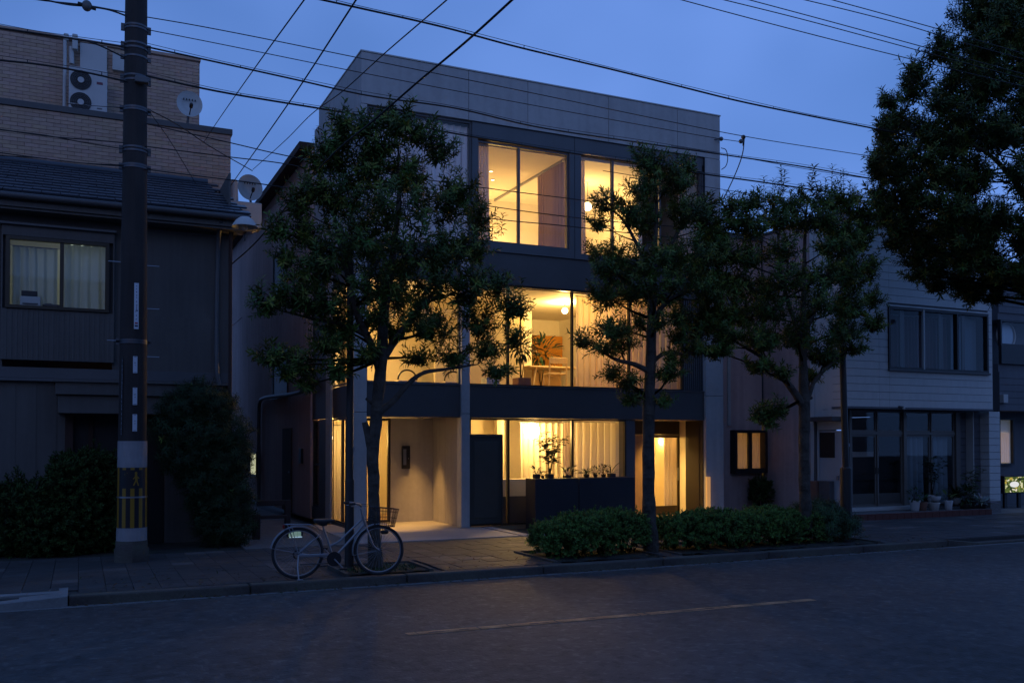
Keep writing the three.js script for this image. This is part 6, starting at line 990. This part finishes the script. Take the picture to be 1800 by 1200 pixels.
// ---------------------------------------------------------------- bicycle
{
  const ra = [2.514, 0.126, -11.800], fa = [3.537, 0.117, -11.670], WB = Math.hypot(fa[0] - ra[0], fa[2] - ra[2]), Q = 143.4 / WB;
  const b = thing('bicycle', 'silver step-through city bicycle with a front basket parked on the kerb by the tree', 'bicycle', [ra[0], .122, ra[2]]); b.rotation.y = -Math.atan2(fa[2] - ra[2], fa[0] - ra[0]); b.rotation.x = -.03;
  const P = (px, py, z = 0) => [(px - 523) / Q, (1019 - 3 * (px - 523) / 143 - py) / Q, z];
  const R = .325, silver = std({ color: C(.27, .28, .3), metalness: .55, roughness: .35 }), rubber = std({ color: C(.018, .018, .02), roughness: .8 });
  const wheel = (cx) => {
    const w = new THREE.Group(); const ty = localPart('wheel', new THREE.TorusGeometry(R - .018, .018, 10, 64).translate(cx, R, 0), rubber, b);
    localPart('rim', new THREE.TorusGeometry(R - .042, .009, 8, 64).translate(cx, R, 0), silver, ty); localPart('hub', new THREE.CylinderGeometry(.02, .02, .1, 14).rotateX(Math.PI / 2).translate(cx, R, 0), M.greyMetal, ty);
    const sp = []; for (let k = 0; k < 32; k++) { const a = k / 32 * 6.2832, o = (k % 2 ? 1 : -1) * .035, a2 = a + (k % 4 < 2 ? .35 : -.35); sp.push(bar([cx + .02 * Math.cos(a2 * 1), R + .02 * Math.sin(a2), o], [cx + (R - .045) * Math.cos(a), R + (R - .045) * Math.sin(a), 0], .0013, .0013, 4)); } localPart('spokes', sp, M.steel, ty); return ty;
  };
  wheel(0); wheel(WB);
  const fender = (cx, a0, a1) => { const gs = [], n = 36, r0 = R + .022; const pos = [], idx = []; for (let i = 0; i <= n; i++) { const a = a0 + (a1 - a0) * i / n; for (const [z, dr] of [[-.026, -.012], [-.014, .002], [.014, .002], [.026, -.012]]) pos.push(cx + (r0 + dr) * Math.cos(a), R + (r0 + dr) * Math.sin(a), z); if (i < n) for (let j = 0; j < 3; j++) { const k = i * 4 + j; idx.push(k, k + 4, k + 1, k + 1, k + 4, k + 5); } } const g = new THREE.BufferGeometry(); g.setAttribute('position', new THREE.Float32BufferAttribute(pos, 3)); g.setIndex(idx); g.computeVertexNormals(); localPart('fender', [g, bar([cx, R, .05], [cx + r0 * Math.cos(a0), R + r0 * Math.sin(a0), .02], .003, .003, 4), bar([cx, R, -.05], [cx + r0 * Math.cos(a0), R + r0 * Math.sin(a0), -.02], .003, .003, 4)], silver, b); };
  fender(0, 2.92, .42); fender(WB, 3.3, 1.25);
  const hub = [0, R, 0], bb = P(585.4, 984.5), st = P(568, 931), hb = P(643.5, 927.5), ht = P(637.5, 910);
  localPart('frame', [tube([P(640, 924), P(617, 950), P(594.7, 974), bb], .016, 20, 10), tube([P(637, 915), P(612, 938), P(594, 955), P(579, 962)], .013, 20, 10), bar(bb, st, .015), bar(ht, hb, .018), bar([0, R, .045], P(563, 941, .015), .008), bar([0, R, -.045], P(563, 941, -.015), .008), bar([0, R, .04], [bb[0], bb[1], .035], .009), bar([0, R, -.04], [bb[0], bb[1], -.035], .009)], silver, b);
  localPart('fork', [tube([hb, P(650, 947, .045), P(656, 962, .05), [WB, R, .05]], .01, 16, 8), tube([hb, P(650, 947, -.045), P(656, 962, -.05), [WB, R, -.05]], .01, 16, 8)], silver, b);
  localPart('chain_guard', [(() => { const g = new THREE.CylinderGeometry(.092, .092, .02, 32); g.rotateX(Math.PI / 2); g.translate(bb[0], bb[1], .055); return g; })()], M.black, b);
  localPart('chain_case', rb(.0, bb[0] - .07, R - .05, R - .012, .045, .062, .01), silver, b); localPart('chain_case_lower', rb(.02, bb[0] - .06, bb[1] - .08 + .02, bb[1] - .045, .046, .058, .006), M.darkMetal, b);
  localPart('crank', [bar([bb[0], bb[1], .07], [bb[0] + .11, bb[1] - .12, .075], .009), bar([bb[0], bb[1], -.07], [bb[0] - .11, bb[1] + .12, -.075], .009)], silver, b);
  localPart('pedal', rb(bb[0] + .06, bb[0] + .16, bb[1] - .135, bb[1] - .11, .08, .16, .008), M.black, b); localPart('pedal', rb(bb[0] - .16, bb[0] - .06, bb[1] + .11, bb[1] + .135, -.16, -.08, .008), M.black, b);
  localPart('seat_post', bar(st, P(566, 921), .012), silver, b);
  { const s0 = P(569, 917), g = new THREE.SphereGeometry(1, 24, 14), p = g.attributes.position; for (let i = 0; i < p.count; i++) { const x = p.getX(i), w = .4 + .6 * Math.min(1, Math.max(0, (.55 - x) / 1.1)); p.setXYZ(i, s0[0] + x * .14, s0[1] + p.getY(i) * (p.getY(i) > 0 ? .026 : .07 * (x < 0.2 ? 1 : .45)) + (x < -.2 ? .016 * (-x - .2) : 0) , p.getZ(i) * .095 * w); } g.computeVertexNormals(); localPart('saddle', g, std({ color: C(.03, .03, .033), roughness: .35 }), b); }
  localPart('handlebar', [bar(ht, P(634, 896), .011), tube([P(609, 887, .27), P(620, 886, .25), P(630, 889, .12), P(635, 893, 0), P(630, 889, -.12), P(620, 886, -.25), P(609, 887, -.27)], .011, 36, 8)], silver, b);
  localPart('grip', bar(P(608, 887, .272), P(619, 886, .252), .016), M.black, b); localPart('grip', bar(P(608, 887, -.272), P(619, 886, -.252), .016), M.black, b);
  localPart('brake_lever', [bar(P(628, 891, .17), P(612, 891, .25), .005), bar(P(628, 891, -.17), P(612, 891, -.25), .005)], M.steel, b);
  localPart('cable', [tube([P(630, 890, .15), P(648, 893, .08), P(652, 905, .03), P(644, 925, .02)], .003, 20, 5), tube([P(630, 890, -.15), P(650, 890, -.1), P(655, 903, -.03), P(646, 926, -.02)], .003, 20, 5)], M.black, b);
  { // wire basket
    const A = P(655, 893), B = P(699, 897), Cc = P(658, 929), D = P(692, 928), wt = .17, wb = .125, gs = [], ring = (l, r, w) => tube([[l[0], l[1], w], [r[0], r[1], w], [r[0], r[1], -w], [l[0], l[1], -w]], .005, 40, 6, true);
    const mix = (p, q, t) => p.map((v, i) => v + (q[i] - v) * t), LP = (k) => [mix(A, Cc, k), mix(B, D, k), wt + (wb - wt) * k];
    for (const k of [0, .18, .5, .8, 1]) { const [l, r, w] = LP(k), c = [[l[0], l[1], w], [r[0], r[1], w], [r[0], r[1], -w], [l[0], l[1], -w]]; for (let i = 0; i < 4; i++) gs.push(bar(c[i], c[(i + 1) % 4], k === 0 || k === 1 ? .006 : .0028, undefined, 5)); }
    for (let i = 0; i <= 9; i++) { const t = i / 9; for (const s of [1, -1]) { const p = mix(A, B, t), q = mix(Cc, D, t); gs.push(bar([p[0], p[1], s * wt], [q[0], q[1], s * wb], .0025, undefined, 4)); } gs.push(bar([mix(Cc, D, t)[0], mix(Cc, D, t)[1], wb], [mix(Cc, D, t)[0], mix(Cc, D, t)[1], -wb], .0025, undefined, 4)); }
    for (let i = 1; i < 8; i++) for (const [p, q] of [[A, Cc], [B, D]]) gs.push(bar([p[0], p[1], wt - i * wt / 4], [q[0], q[1], wb - i * wb / 4], .0025, undefined, 4));
    localPart('basket', gs, M.black, b); localPart('basket_stay', [bar(P(672, 929, .06), [WB, R, .055], .004), bar(P(672, 929, -.06), [WB, R, -.055], .004), bar(P(641, 915), P(656, 915), .006)], M.darkMetal, b);
    localPart('headlamp', new THREE.CapsuleGeometry(.028, .05, 4, 12).rotateZ(Math.PI / 2).translate(P(676, 938)[0], P(676, 938)[1], .05), M.black, b);
  }
  const r0 = P(501, 923), r1 = P(546, 924); const rack = []; for (const z of [-.06, -.02, .02, .06]) rack.push(bar([r0[0], r0[1], z], [r1[0], r1[1], z], .005, undefined, 6)); for (const p of [r0, r1, P(523, 923.5)]) rack.push(bar([p[0], p[1], -.06], [p[0], p[1], .06], .005, undefined, 6)); rack.push(bar([0, R, .06], P(505, 923, .06), .004), bar([0, R, -.06], P(505, 923, -.06), .004), bar([0, R, .06], P(512, 923, .06), .004), tube([r1, P(556, 928), P(563, 938)], .005, 10, 6));
  localPart('rear_rack', rack, silver, b); localPart('reflector', rb(r0[0] - .03, r0[0] - .005, r0[1] - .05, r0[1] - .005, -.03, .03, .006), std({ color: C(.25, .02, .015), roughness: .3 }), b);
  localPart('kickstand', [tube([[0, R - .02, .07], [-.01, .15, .12], [.0, .004, .16]], .009, 12, 6), bar([-.02, .006, .15], [.05, .006, .17], .009)], M.steel, b);
  const lock = localPart('wheel_lock', new THREE.TorusGeometry(.05, .01, 8, 20, 4.5).translate(.0, R - .02, -.03), M.black, b);
}
renderer.render(scene, camera);
